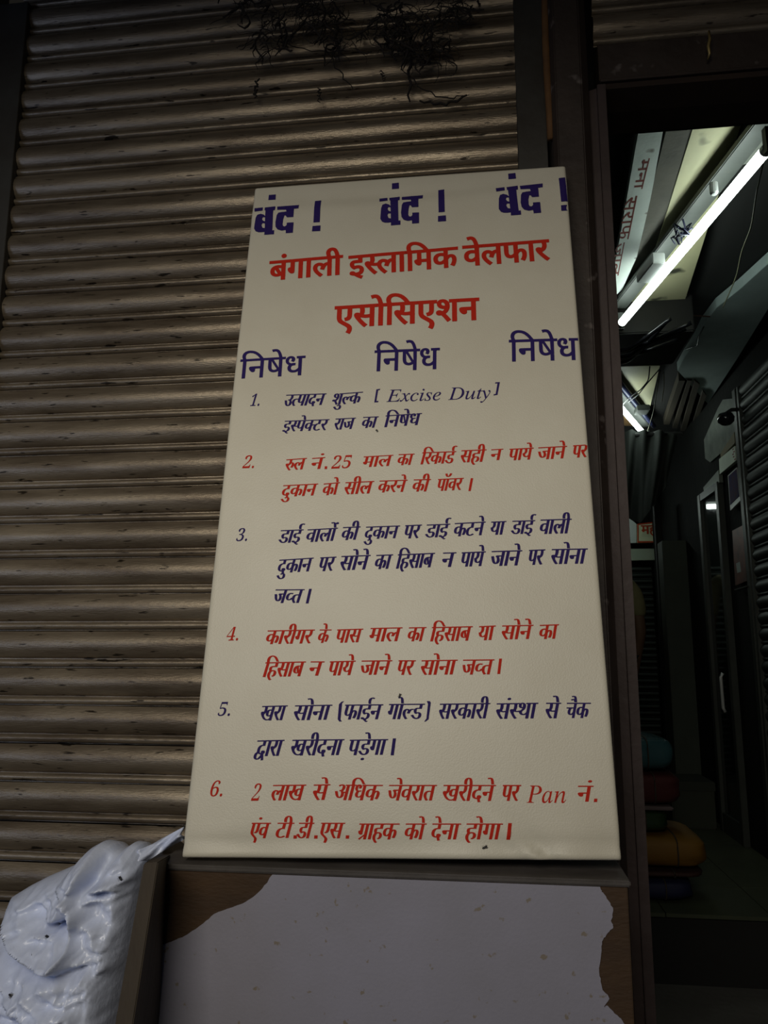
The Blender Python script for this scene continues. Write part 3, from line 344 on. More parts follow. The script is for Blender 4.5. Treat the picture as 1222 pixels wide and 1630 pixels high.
 -326: "74 -12,q-39 0,-23 28,q-22 27,0 53,q0 81,38 84,q37 84,69 63,q68 63,71 0,q63 0,10 -54,13 43,76 0,-91 -326,q-14 -48,0 -20,q0 -14,17 0,q21 0,52 67,14 -12,q-82 -119,-61 0,q-41 0,0 46,q0 30,34 111,q-57 -94,-49 -47,q-50 -46;122 49,q23 0,27 22,q27 22,27 37,q27 36,23 44,q23 44,13 46,q14 45,0 38,q0 62,-51 0,q-47 0,-44 -49,q-44 -50,-30 -85,q-15 -42,-8 -38,q-8 -38,0 -34,q0 -60",
 -433: "148 -12,q-70 0,-40 46,q-39 46,0 82,q0 49,19 49,q19 50,35 43,q34 43,46 30,q69 45,76 0,q47 0,26 -21,q27 -22,0 -31,q0 -26,-13 -15,q-14 -16,-23 0,q-43 0,0 40,q0 10,4 8,q4 9,7 9,q2 2,3 5,q4 5,0 3,q0 14,-34 0,q-54 0,-47 -42,q-47 -42,-29 -69,q-29 -70,0 -62,q0 -58,26 -34,q25 -34,43 0,q76 0,81 88,16 -17,q-102 -117",
 -618: "132 -10,q-64 0,-37 41,q-37 41,0 75,q0 48,20 51,q19 51,35 47,q36 46,46 32,q70 49,71 0,q45 0,24 -19,q24 -20,0 -36,q0 -63,-74 -51,q-74 -51,-145 -19,q-4 -20,-1 -16,q-2 -17,0 -13,q0 -108,93 0,q71 0,81 83,15 -15,q-48 -60,-51 -28,q-51 -28;95 235,q101 14,54 47,q54 47,0 61,q0 40,-36 0,q-31 0,-33 -27,q-34 -27,-28 -48,q-29 -47",
 -786: "182 586,q-20 0,-16 15,q-15 15,0 21,q0 20,15 16,q16 16,20 0,q21 0,15 -15,q16 -16,0 -21,q0 -22,-15 -15,q-15 -14;49 -12,q-49 0,0 55,q0 15,5 21,q5 21,7 28,65 231,q2 8,2 11,q3 10,0 5,q0 20,-15 7,q-15 8,-33 0,4 17,q38 5,28 4,q29 4,18 4,q36 9,5 0,q11 0,0 -12,q0 -4,-1 -5,q-1 -4,-2 -5,-97 -324,q-8 -29,0 -11,q0 -29,21 0,q30 0,56 77,15 -15,q-85 -122",
 -1219: "331 -13,q-23 0,-14 14,q-13 14,0 26,q0 29,40 139,q40 141,0 28,q0 31,-26 0,q-19 0,-26 -17,q-25 -17,-28 -29,q-28 -29,-26 -35,q-26 -35,-19 -36,q-38 -71,-37 -140,-81 0,97 329,q13 42,0 20,q0 19,-13 7,q-13 7,-32 0,-8 0,3 18,q41 5,30 5,q30 4,19 5,q37 10,8 0,q2 0,2 -3,q2 -4,-2 -6,-60 -194,q76 104,66 50,q66 51,46 0,q58 0,0 -55,q0 -19,-4 -21,q-3 -20,-7 -23,-58 -200,q-6 -22,-4 -14,q-3 -14,0 -8,q0 -23,21 0,q29 0,49 85,16 -12,q-72 -136",
 -1322: "133 -14,q-25 0,-18 16,q-18 16,0 36,q0 37,18 15,q18 15,25 0,q26 0,19 -15,q18 -15,0 -37,q0 -36,-18 -16,q-19 -16",
 -1595: "116 -12,q-41 0,-27 11,q-24 10,-15 0,q-19 0,-3 -15,-20 0,22 164,17 -1,q3 -69,27 -36,q26 -37,44 0,q35 0,23 24,q23 24,0 39,q0 35,-32 41,q-16 20,-15 20,q-15 21,-15 21,q-16 23,-10 24,q-9 24,0 23,q0 51,35 33,q35 33,54 0,q40 0,24 -10,q25 -11,16 0,q22 0,1 18,17 0,-20 -149,-17 0,q-13 126,-84 0,q-25 0,-17 -17,q-17 -17,0 -23,q0 -32,37 -46,q16 -20,15 -20,q15 -20,13 -20,q16 -25,10 -24,q10 -24,0 -25,q0 -40,-19 -32,q-20 -33,-34 -19,q-34 -20",
 -1792: "49 -12,q-48 0,0 51,q0 13,3 14,q2 13,4 13,88 329,-69 0,4 21,q93 17,76 125,23 0,-38 -131,85 0,-8 -32,-85 0,-81 -305,q-9 -33,0 -16,q0 -21,18 0,q24 0,54 72,15 -17,q-79 -113",
 -2452: "97 0,0 53,82 0,q26 0,12 14,q12 14,0 37,0 501,q-38 -46,-31 -29,q-30 -29,-30 0,q-24 0,-17 20,q-17 20,0 34,q30 8,38 16,q37 16,49 37,70 52,112 0,0 -600,q0 -31,10 -17,q10 -17,31 0,81 0,0 -53",
 -2453: "35 0,0 103,148 151,q62 63,33 48,q33 48,13 44,q13 44,0 52,q0 57,-21 26,q-21 27,-36 0,q-51 0,-20 -43,q-21 -44,0 -86,q-57 0,-36 22,q-35 23,0 54,q0 36,25 31,q24 31,49 19,q49 18,73 0,q112 0,59 -44,q58 -45,0 -77,q0 -35,-12 -33,q-13 -33,-29 -39,q-29 -39,-50 -51,q-50 -52,-75 -71,-100 -95,233 0,q31 0,22 18,q22 18,8 33,8 31,59 0,-5 -210",
 -2454: "243 -10,q-75 0,-48 17,q-47 17,-23 28,q-22 27,0 31,q0 38,26 20,q25 20,34 0,q0 -64,34 -32,q34 -32,55 0,q33 0,28 13,q28 13,17 32,q17 32,0 57,q0 57,-40 37,q-40 37,-75 0,-62 0,0 62,66 0,q65 0,31 40,q31 41,0 66,q0 54,-21 31,q-21 31,-41 0,q-36 0,-18 -23,q-19 -22,-7 -36,q-6 -35,0 -39,q-62 0,-34 22,q-34 21,0 46,q0 53,56 37,q56 37,109 0,q107 0,62 -42,q62 -43,0 -78,q0 -67,-44 -46,q-44 -45,-65 -22,q40 -7,41 -20,q41 -19,28 -35,q28 -36,0 -58,q0 -61,-23 -41,q-22 -42,-38 -25,q-39 -25,-48 -11,q-48 -11",
 -2455: "180 0,0 53,28 0,q34 0,24 13,q24 12,0 47,0 61,-277 0,0 61,284 467,139 0,0 -462,104 0,0 -66,-104 0,0 -61,q0 -47,24 -12,q24 -13,34 0,13 0,0 -53;83 252,207 0,0 175,q0 44,2 51,q1 51,4 46,q-5 -12,-10 -20,q-11 -20,-13 -23,q-12 -22,-11 -19,q-11 -19,-6 -9",
 -2456: "245 -10,q-75 0,-45 18,q-45 17,-20 27,q-20 28,0 31,q0 35,22 17,q22 17,36 0,q0 -28,10 -28,q11 -28,24 -18,q24 -18,41 0,q33 0,28 14,q28 15,17 35,q17 35,0 61,q0 75,-35 37,q-36 36,-65 0,q-38 0,-25 -6,q-25 -5,-23 -7,-46 18,32 346,378 0,5 -182,-57 0,-8 34,q-4 18,-9 10,q-9 10,-24 0,-208 0,-16 -185,q16 6,32 5,q31 4,31 0,q116 0,70 -54,q70 -53,0 -107,q0 -65,-24 -44,q-23 -44,-39 -27,q-38 -26,-46 -12,q-46 -12",
 -2457: "293 -10,q-74 0,-56 36,q-56 37,-31 75,q-31 76,0 116,q0 83,17 71,q18 72,35 54,q35 53,54 31,q54 30,72 0,q65 0,39 -16,q38 -15,18 -25,q17 -25,0 -29,q0 -31,-27 -23,q-27 -24,-66 0,q0 30,-5 30,q-6 30,-14 20,q-14 19,-27 0,q-59 0,-35 -69,q-35 -68,-6 -127,q20 14,34 11,q33 12,51 0,q91 0,55 -54,q54 -55,0 -98,q0 -107,-58 -67,q-59 -67;296 56,q38 0,22 40,q23 39,0 86,q0 81,-25 38,q-24 37,-43 0,q-27 0,-30 -15,q-31 -16,-13 -17,q1 -144,31 -65,q32 -64",
 -2505: "68 -12,q-30 0,-16 18,q-16 18,0 32,q0 17,6 29,q5 29,11 41,47 168,q4 14,2 14,q2 13,0 14,q0 20,-13 7,q-14 6,-36 0,3 18,q38 5,27 4,q28 4,18 4,q38 8,5 0,q13 0,0 -7,q0 -4,-1 -7,q-1 -7,-2 -6,-81 -281,q-8 -30,-5 -19,q-4 -20,0 -10,q0 -32,30 0,q28 0,38 33,q39 33,41 57,q40 57,34 74,q33 75,18 83,78 0,-87 -323,q-13 -48,0 -19,q0 -22,20 0,q31 0,51 77,14 -14,q-73 -123,-79 0,q-50 0,0 52,q0 30,15 51,31 107,q-76 -121,-62 -59,q-62 -60",
 -2613: "230 -12,q-28 0,-14 17,q-14 17,-14 65,-20 93,-71 -100,q-31 -44,-26 -22,q-27 -23,-33 0,q-20 0,-12 11,q-12 12,0 20,q0 18,12 12,q11 12,17 0,q14 0,11 -7,q13 -8,12 0,q20 0,26 35,89 124,-30 145,q-7 32,-14 14,q-13 14,-27 0,q-13 0,-11 -1,q-12 -1,-10 -2,3 19,q59 7,36 13,q17 6,13 2,q12 3,7 0,q18 0,6 -29,28 -135,q42 61,27 36,q27 35,11 10,q11 11,13 4,q14 5,15 0,q47 0,0 -40,q0 -18,-11 -11,q-11 -11,-17 0,q-15 0,-12 7,q-7 4,-5 1,q-4 1,-5 0,q-10 0,-12 -10,q-9 -8,-82 -115,30 -139,q5 -19,4 -15,q4 -14,4 -10,q9 -20,17 0,q28 0,52 76,14 -16,q-82 -124",
 -2623: "-65 -228,q-23 0,-14 12,q-13 11,0 19,q0 17,12 11,q12 12,19 0,q15 0,12 -8,q13 -8,19 0,q21 0,43 59,67 93,-52 271,q-7 35,-5 26,q-6 25,-5 16,q-10 32,-17 16,q-17 16,-35 1,3 17,q25 2,20 5,q21 4,15 5,q29 10,16 0,q15 0,18 -87,q9 -43,15 -75,q14 -75,19 -106,q45 73,29 48,q29 48,12 23,q12 23,6 18,q7 17,0 12,q0 27,-24 13,q-7 4,-9 9,q-9 8,0 21,q0 18,12 11,q13 12,20 0,q23 0,14 -17,q15 -17,0 -30,q0 -63,-61 -107,q-20 -36,-29 -48,q-29 -48,-34 -52,q-34 -52,-36 -50,q-35 -50,-35 -40,q-36 -40,-31 -24,q-31 -24",
}
DIG = set([-2457, -2456, -2455, -2454, -2453, -2452])
# kind, glyph run, advance, word, head-bar ends, height, style, line
PRINT = [
 ('d',[(48,0,0),(6,571,0),(27,571,0),(66,1134,0),(54,1393,0),(68,2071,0)],2330,'बंगाली',430.4,416.6,543.8,406.9,29.9,2,'r_a'),
 ('d',[(11,0,0),(215,491,0),(54,880,0),(66,1558,0),(67,1817,0),(50,2076,0),(25,2674,0)],3436,'इस्लामिक',555.9,408.4,726.3,393.9,30.9,2,'r_a'),
 ('d',[(57,0,0),(75,556,0),(54,556,0),(47,1234,0),(66,2005,0),(52,2264,0)],2673,'वेलफार',736.9,392.4,871.1,381.3,31.9,2,'r_a'),
 ('d',[(19,0,0),(60,553,0),(79,1229,0),(67,1488,0),(60,1747,0),(19,2423,0),(58,2976,0),(44,3656,0)],4211,'एसोसिएशन',534.2,488.3,760.1,474.8,33.8,2,'r_b'),
 ('d',[(67,0,0),(44,259,0),(59,814,0),(75,1392,0),(43,1392,0)],2007,'निषेध',383.5,572.8,484.9,566.5,30.4,3,'b_c'),
 ('d',[(67,0,0),(44,259,0),(59,814,0),(75,1392,0),(43,1392,0)],2007,'निषेध',596.9,558.3,698.3,553.9,33.3,3,'b_c'),
 ('d',[(67,0,0),(44,259,0),(59,814,0),(75,1392,0),(43,1392,0)],2007,'निषेध',810.3,541.4,918.0,538.0,34.8,3,'b_c'),
 ('d',[(13,0,0),(198,548,0),(46,897,0),(66,1465,0),(42,1724,0),(44,2244,0)],2799,'उत्पादन',456.9,628.3,518.7,625.9,18.8,4,'b1'),
 ('d',[(58,0,0),(69,680,0),(210,680,0),(25,1180,0)],1942,'शुल्क',531.7,626.8,576.6,623.5,18.3,4,'b1'),
 ('d',[(11,0,0),(215,491,0),(46,880,0),(75,1448,0),(183,1448,0),(35,2051,0),(52,2555,0)],2964,'इस्पेक्टर',454.5,669.8,523.5,666.9,17.9,4,'b1b'),
 ('d',[(52,0,0),(66,409,0),(32,668,0)],1410,'राज',535.1,666.0,565.5,664.5,18.3,4,'b1b'),
 ('d',[(25,0,0),(66,762,0)],1021,'का',579.1,663.5,601.7,662.6,18.3,4,'b1b'),
 ('d',[(67,0,0),(44,259,0),(59,814,0),(75,1392,0),(43,1392,0)],2007,'निषेध',614.8,661.1,670.3,657.3,19.3,4,'b1b'),
 ('d',[(417,0,0),(54,563,0)],1241,'रुल',456.9,731.0,487.3,728.6,18.3,4,'r2'),
 ('d',[(44,0,0),(6,555,0)],555,'नं',497.9,728.6,516.3,727.2,18.8,4,'r2'),
 ('d',[(50,0,0),(66,598,0),(54,857,0)],1535,'माल',580.0,726.2,624.9,723.8,17.9,4,'r2'),
 ('d',[(25,0,0),(66,762,0)],1021,'का',635.5,722.8,658.7,721.9,18.3,4,'r2'),
 ('d',[(67,0,0),(52,259,0),(25,668,0),(66,1430,0),(37,1689,0),(181,2260,0)],2266,'रिकार्ड',673.2,719.9,724.9,718.0,19.8,4,'r2'),
 ('d',[(60,0,0),(61,676,0),(68,1207,0)],1466,'सही',735.5,716.6,773.1,715.1,20.3,4,'r2'),
 ('d',[(44,0,0)],555,'न',782.8,715.1,799.7,714.1,18.3,4,'r2'),
 ('d',[(46,0,0),(66,568,0),(51,827,0),(75,1407,0)],1407,'पाये',811.8,714.1,848.0,712.2,19.3,4,'r2'),
 ('d',[(32,0,0),(66,742,0),(44,1001,0),(75,1556,0)],1556,'जाने',857.6,711.7,901.1,709.3,20.3,4,'r2'),
 ('d',[(46,0,0),(52,568,0)],977,'पर',913.1,708.3,935.8,706.9,20.8,4,'r2'),
 ('d',[(419,0,0),(25,520,0),(66,1282,0),(44,1541,0)],2096,'दुकान',452.1,772.1,505.2,769.2,19.3,4,'r2b'),
 ('d',[(25,0,0),(79,762,0)],1021,'को',516.3,769.2,539.9,767.2,19.8,4,'r2b'),
 ('d',[(60,0,0),(68,676,0),(54,935,0)],1613,'सील',551.0,767.2,594.5,765.3,20.3,4,'r2b'),
 ('d',[(25,0,0),(52,762,0),(44,1171,0),(75,1726,0)],1726,'करने',605.1,764.8,647.6,763.4,19.8,4,'r2b'),
 ('d',[(25,0,0),(68,762,0)],1021,'की',659.7,762.9,684.8,762.4,20.3,4,'r2b'),
 ('d',[(46,0,0),(77,568,0),(57,827,0),(52,1383,0)],1792,'पॉवर',698.3,762.4,736.9,760.5,19.8,4,'r2b'),
 ('d',[(37,0,0),(66,577,0),(12,836,0)],1327,'डाई',448.2,843.5,482.0,842.1,21.2,4,'b3'),
 ('d',[(57,0,0),(66,556,0),(54,815,0),(461,1493,0)],1752,'वालों',490.7,842.1,536.6,839.7,21.2,4,'b3'),
 ('d',[(25,0,0),(68,762,0)],1021,'की',547.2,838.7,572.8,837.7,21.7,4,'b3'),
 ('d',[(419,0,0),(25,520,0),(66,1282,0),(44,1541,0)],2096,'दुकान',583.9,838.2,635.5,836.3,20.8,4,'b3'),
 ('d',[(46,0,0),(52,568,0)],977,'पर',646.2,835.8,670.3,834.8,22.2,4,'b3'),
 ('d',[(37,0,0),(66,577,0),(12,836,0)],1327,'डाई',680.4,834.8,715.2,833.4,21.7,4,'b3'),
 ('d',[(25,0,0),(35,762,0),(44,1266,0),(75,1821,0)],1821,'कटने',724.9,832.4,771.7,830.0,22.2,4,'b3'),
 ('d',[(51,0,0),(66,580,0)],839,'या',782.8,830.0,804.5,829.0,22.2,4,'b3'),
 ('d',[(37,0,0),(66,577,0),(12,836,0)],1327,'डाई',816.6,828.6,850.4,827.6,22.2,4,'b3'),
 ('d',[(57,0,0),(66,556,0),(54,815,0),(68,1493,0)],1752,'वाली',861.5,826.6,908.3,825.2,24.1,4,'b3'),
 ('d',[(419,0,0),(25,520,0),(66,1282,0),(44,1541,0)],2096,'दुकान',445.8,890.4,497.9,887.0,22.2,4,'b3b'),
 ('d',[(46,0,0),(52,568,0)],977,'पर',511.0,886.5,534.2,885.5,23.2,4,'b3b'),
 ('d',[(60,0,0),(79,676,0),(44,935,0),(75,1490,0)],1490,'सोने',544.8,884.6,588.7,883.1,23.7,4,'b3b'),
 ('d',[(25,0,0),(66,762,0)],1021,'का',600.3,883.1,624.4,882.2,23.7,4,'b3b'),
 ('d',[(67,0,0),(61,259,0),(60,790,0),(66,1466,0),(48,1725,0)],2296,'हिसाब',634.6,882.2,691.1,879.7,23.7,4,'b3b'),
 ('d',[(44,0,0)],555,'न',706.5,879.3,724.9,878.8,24.1,4,'b3b'),
 ('d',[(46,0,0),(66,568,0),(51,827,0),(75,1407,0)],1407,'पाये',736.0,878.8,771.7,877.3,24.1,4,'b3b'),
 ('d',[(32,0,0),(66,742,0),(44,1001,0),(75,1556,0)],1556,'जाने',783.8,876.8,829.6,875.4,25.1,4,'b3b'),
 ('d',[(46,0,0),(52,568,0)],977,'पर',843.1,874.9,866.3,873.9,25.1,4,'b3b'),
 ('d',[(60,0,0),(79,676,0),(44,935,0),(66,1490,0)],1749,'सोना',879.4,873.5,933.9,872.5,25.1,4,'b3b'),
 ('d',[(32,0,0),(212,742,0),(40,1134,0)],1704,'जव्त',440.0,937.7,483.5,937.2,22.7,4,'b3c'),
 ('d',[(25,0,0),(66,762,0),(52,1021,0),(68,1430,0),(27,1689,0),(52,2252,0)],2661,'कारीगर',427.3,1003.0,499.8,1001.5,22.8,4,'r4'),
 ('d',[(25,0,0),(75,541,0)],762,'के',510.0,1001.5,526.7,1001.5,22.3,4,'r4'),
 ('d',[(46,0,0),(66,568,0),(60,827,0)],1503,'पास',537.9,1001.5,577.0,1000.4,22.3,4,'r4'),
 ('d',[(50,0,0),(66,598,0),(54,857,0)],1535,'माल',591.2,999.4,639.4,998.4,22.8,4,'r4'),
 ('d',[(25,0,0),(66,762,0)],1021,'का',652.1,998.4,677.4,997.9,23.3,4,'r4'),
 ('d',[(67,0,0),(61,259,0),(60,790,0),(66,1466,0),(48,1725,0)],2296,'हिसाब',688.6,997.9,751.0,996.4,23.8,4,'r4'),
 ('d',[(51,0,0),(66,580,0)],839,'या',763.7,996.4,787.5,995.4,23.8,4,'r4'),
 ('d',[(60,0,0),(79,676,0),(44,935,0),(75,1490,0)],1490,'सोने',800.2,995.4,847.4,994.4,23.3,4,'r4'),
 ('d',[(25,0,0),(66,762,0)],1021,'का',860.1,994.4,888.0,993.3,23.8,4,'r4'),
 ('d',[(67,0,0),(61,259,0),(60,790,0),(66,1466,0),(48,1725,0)],2296,'हिसाब',423.7,1053.7,485.6,1052.2,24.4,4,'r4b'),
 ('d',[(44,0,0)],555,'न',495.8,1052.2,515.1,1052.2,23.8,4,'r4b'),
 ('d',[(46,0,0),(66,568,0),(51,827,0),(75,1407,0)],1407,'पाये',526.2,1052.2,564.8,1051.2,23.8,4,'r4b'),
 ('d',[(32,0,0),(66,742,0),(44,1001,0),(75,1556,0)],1556,'जाने',577.0,1051.2,623.1,1050.7,23.8,4,'r4b'),
 ('d',[(46,0,0),(52,568,0)],977,'पर',635.8,1050.7,660.7,1050.7,24.4,4,'r4b'),
 ('d',[(60,0,0),(79,676,0),(44,935,0),(66,1490,0)],1749,'सोना',672.3,1050.7,727.1,1049.7,24.4,4,'r4b'),
 ('d',[(32,0,0),(212,742,0),(40,1134,0)],1704,'जव्त',738.3,1049.7,785.5,1049.2,24.9,4,'r4b'),
 ('d',[(26,0,0),(52,818,0),(66,1227,0)],1486,'खरा',418.6,1123.2,456.7,1122.2,24.4,4,'b5'),
 ('d',[(60,0,0),(79,676,0),(44,935,0),(66,1490,0)],1749,'सोना',470.9,1122.2,527.7,1121.2,24.9,4,'b5'),
 ('d',[(47,0,0),(66,771,0),(12,1030,0),(44,1521,0)],2076,'फाईन',550.6,1121.2,608.9,1120.7,24.9,4,'b5'),
 ('d',[(27,0,0),(79,563,0),(210,822,0),(37,1322,0)],1899,'गोल्ड',620.6,1120.2,674.9,1119.7,25.4,4,'b5'),
 ('d',[(60,0,0),(52,676,0),(25,1085,0),(66,1847,0),(52,2106,0),(68,2515,0)],2774,'सरकारी',701.3,1119.7,778.9,1118.7,25.4,4,'b5'),
 ('d',[(60,0,0),(6,676,0),(215,676,0),(41,1065,0),(66,1707,0)],1966,'संस्था',791.6,1119.2,855.0,1118.2,25.9,4,'b5'),
 ('d',[(60,0,0),(75,676,0)],676,'से',870.2,1118.2,891.5,1118.2,25.9,4,'b5'),
 ('d',[(30,0,0),(76,634,0),(25,634,0)],1396,'चैक',903.2,1118.2,938.7,1118.2,25.4,4,'b5'),
 ('d',[(529,0,0),(66,620,0),(52,879,0),(66,1288,0)],1547,'द्वारा',411.0,1178.0,451.6,1177.0,26.4,4,'b5b'),
 ('d',[(26,0,0),(52,818,0),(68,1227,0),(42,1486,0),(44,2006,0),(66,2561,0)],2820,'खरीदना',466.9,1177.0,547.0,1176.0,26.4,4,'b5b'),
 ('d',[(46,0,0),(37,568,0),(64,1167,0),(75,1139,0),(27,1145,0),(66,1708,0)],1967,'पड़ेगा',558.2,1177.0,616.5,1176.0,25.9,4,'b5b'),
 ('d',[(54,0,0),(66,678,0),(26,937,0)],1755,'लाख',436.1,1248.9,486.2,1248.3,25.9,4,'r6'),
 ('d',[(60,0,0),(75,676,0)],676,'से',500.9,1248.3,524.5,1247.7,25.9,4,'r6'),
 ('d',[(9,0,0),(67,764,0),(43,1023,0),(25,1638,0)],2400,'अधिक',536.3,1248.3,608.2,1248.9,25.9,4,'r6'),
 ('d',[(32,0,0),(75,742,0),(57,742,0),(52,1298,0),(66,1707,0),(40,1966,0)],2536,'जेवरात',620.6,1248.9,694.2,1248.9,25.9,4,'r6'),
 ('d',[(26,0,0),(52,818,0),(68,1227,0),(42,1486,0),(44,2006,0),(75,2561,0)],2561,'खरीदने',707.2,1248.9,787.9,1248.9,26.5,4,'r6'),
 ('d',[(46,0,0),(52,568,0)],977,'पर',801.4,1248.9,828.0,1248.9,26.5,4,'r6'),
 ('d',[(44,0,0),(6,555,0)],555,'नं',921.0,1250.1,942.8,1250.1,26.5,4,'r6'),
 ('d',[(19,0,0),(6,565,0),(57,553,0)],1109,'एंव',402.0,1309.0,430.2,1309.0,25.9,4,'r6b'),
 ('d',[(35,0,0),(68,504,0)],763,'टी',443.2,1309.0,467.4,1309.0,25.3,4,'r6b'),
 ('d',[(37,0,0),(68,577,0)],836,'डी',477.4,1309.0,499.2,1309.0,25.9,4,'r6b'),
 ('d',[(19,0,0),(60,553,0)],1229,'एस',512.7,1309.0,548.1,1309.0,25.9,4,'r6b'),
 ('d',[(256,0,0),(66,563,0),(61,822,0),(25,1353,0)],2115,'ग्राहक',573.4,1310.2,634.7,1310.2,26.5,4,'r6b'),
 ('d',[(25,0,0),(79,762,0)],1021,'को',647.1,1310.2,677.7,1310.2,26.5,4,'r6b'),
 ('d',[(42,0,0),(75,465,0),(44,520,0),(66,1075,0)],1334,'देना',689.5,1310.2,732.5,1310.2,26.5,4,'r6b'),
 ('d',[(61,0,0),(79,531,0),(27,790,0),(66,1353,0)],1612,'होगा',743.7,1310.2,798.5,1310.2,26.5,4,'r6b'),
 ('l',[(-118,0,0),(-2613,676,0),(-433,1091,0),(-786,1535,0),(-1595,1799,0),(-618,2169,0),(-109,2947,0),(-2505,3702,0),(-1792,4244,0),(-2623,4522,0)],4924,'Excise Duty',617.2,620.6,781.3,614.8,19.3,4,'b1'),
 ('l',[(-2452,0,0),(-1322,559,0)],827,'1.',401.4,627.8,419.7,626.8,18.8,4,'b1'),
 ('l',[(-2453,0,0),(-1322,559,0)],827,'2.',390.3,725.7,411.5,724.8,19.8,4,'r2'),
 ('l',[(-2453,0,0),(-2456,559,0)],1118,'25',530.8,725.7,563.1,724.3,20.3,4,'r2'),
 ('l',[(-2454,0,0),(-1322,559,0)],827,'3.',379.7,841.6,399.9,840.6,19.8,4,'b3'),
 ('l',[(-2455,0,0),(-1322,559,0)],827,'4.',363.8,998.4,385.7,997.4,21.3,4,'r4'),
 ('l',[(-2456,0,0),(-1322,559,0)],827,'5.',350.1,1117.7,373.0,1117.1,21.8,4,'b5'),
 ('l',[(-2457,0,0),(-1322,559,0)],827,'6.',337.2,1243.0,361.3,1242.4,24.7,4,'r6'),
 ('l',[(-2453,0,0)],559,'2',404.9,1247.7,419.6,1247.7,27.1,4,'r6'),
 ('l',[(-224,0,0),(-326,600,0),(-1219,1109,0)],1651,'Pan',838.6,1250.1,901.6,1250.1,27.7,4,'r6'),
]
EXTRA = {'w1': ([(60, 0, 0), (52, 676, 0), (66, 1085, 0), (47, 1344, 0)], 2115), 'w2': ([(32, 0, 0), (66, 742, 0), (54, 1001, 0)], 1679), 'w3': ([(50, 0, 0), (44, 598, 0), (66, 1153, 0)], 1412), 'sign': ([(50, 0, 0), (61, 598, 0), (66, 1129, 0)], 1388)}
def ROWID(w): return w[10]
def contours(g):
    out = []
    for ct in GLYPHS[g].split(';'):
        if not ct: continue
        pts = []; x = y = 0
        for q in ct.split(','):
            on = q[0] != 'q'; a, b_ = q.lstrip('q').split(); x += int(a); y += int(b_); pts.append((x, y, on))
        r = []; N = len(pts)
        for i in range(N):
            p = pts[i]
            if p[2]: r.append((p[0], p[1]))
            else:
                a = pts[i-1]; c = pts[(i+1) % N]
                for t in (.25, .5, .75): r.append(((1-t)**2*a[0]+2*t*(1-t)*p[0]+t*t*c[0], (1-t)**2*a[1]+2*t*(1-t)*p[1]+t*t*c[1]))
        q = [r[0]]
        for p in r[1:]:
            if abs(p[0]-q[-1][0])+abs(p[1]-q[-1][1]) > 3: q.append(p)
        if abs(q[0][0]-q[-1][0])+abs(q[0][1]-q[-1][1]) <= 3: q.pop()
        if len(q) > 2: out.append(q)
    return out
def offset(ct, ex, ey):
    r = []; N = len(ct)
    for i in range(N):
        a = ct[i-1]; b_ = ct[i]; c = ct[(i+1) % N]
        d1 = Vector((b_[0]-a[0], b_[1]-a[1])); d2 = Vector((c[0]-b_[0], c[1]-b_[1]))
        if d1.length < 1e-6 or d2.length < 1e-6: r.append(b_); continue
        d1.normalize(); d2.normalize(); n1 = Vector((-d1.y, d1.x)); n2 = Vector((-d2.y, d2.x)); m = n1+n2
        k = 1/max(.35, (1+n1.dot(n2))/1.0) if m.length > 1e-3 else 0
        m = m*k if m.length > 1e-3 else n1
        r.append((b_[0]+ex*max(-1.6, min(1.6, m.x)), b_[1]+ey*max(-1.6, min(1.6, m.y))))
    return r
def fill(cts, step=None):
    """triangles of the non-zero winding interior; step adds inner points so that print follows the vinyl"""
    if step:
        new = []
        for ct in cts:
            q = []
            for i in range(len(ct)):
                a, c_ = Vector(ct[i]), Vector(ct[(i+1) % len(ct)]); n_ = max(1, int((c_-a).length/step)+1)
                q += [tuple(a.lerp(c_, t/n_)) for t in range(n_)]
            new.append(q)
        cts = new
    vv = []; ed = []
    for ct in cts:
        k = len(vv); vv += [Vector(p) for p in ct]; ed += [(k+i, k+(i+1) % len(ct)) for i in range(len(ct))]
    if step:
        xs = [p.x for p in vv]; ys = [p.y for p in vv]
        vv += [Vector((x0+step*(i+.5+.03*math.sin(i*7+j)), y0+step*(j+.5))) for x0, y0 in ((min(xs), min(ys)),) for i in range(int((max(xs)-min(xs))/step)) for j in range(int((max(ys)-min(ys))/step))]
    r = delaunay_2d_cdt(vv, ed, [], 0, 1e-4); V2, T = r[0], r[2]; keep = []
    segs = [(ct[i], ct[(i+1) % len(ct)]) for ct in cts for i in range(len(ct))]
    for t in T:
        cx = sum(V2[i].x for i in t)/len(t); cy = sum(V2[i].y for i in t)/len(t); w = 0
        for (x0, y0), (x1, y1) in segs:
            if (y0 <= cy) != (y1 <= cy):
                if x0+(cy-y0)*(x1-x0)/(y1-y0) > cx: w += 1 if y1 > y0 else -1
        if w: keep.append(tuple(t))
    return V2, keep
STY = {2: (9, 8, 0), 3: (-2, 0, 0), 4: (29, -14, .235)}
cache = {}
def glyph_tris(g, style, sx):
    key = (g, style, round(sx, 2))
    if key not in cache:
        ex, ey, _ = STY[style]
        if g < 0: ex, ey = (-14, -6) if g in DIG else (0, 0)
        elif style == 2: ex = 26; ey = 14
        elif style == 3: ex = 13; ey = 2
        cts = [[(x*sx, y) for x, y in ct] for ct in contours(g)]
        if ex or ey: cts = [offset(ct, ex, ey) for ct in cts]
        cache[key] = fill(cts, 260)
    return cache[key]
lines = {}
def emit(key, pts2, tris, lift=.0008):
    b = lines.setdefault(key, MB()); b.add([PB(u, v, lift) for u, v in pts2], [t for t in tris])
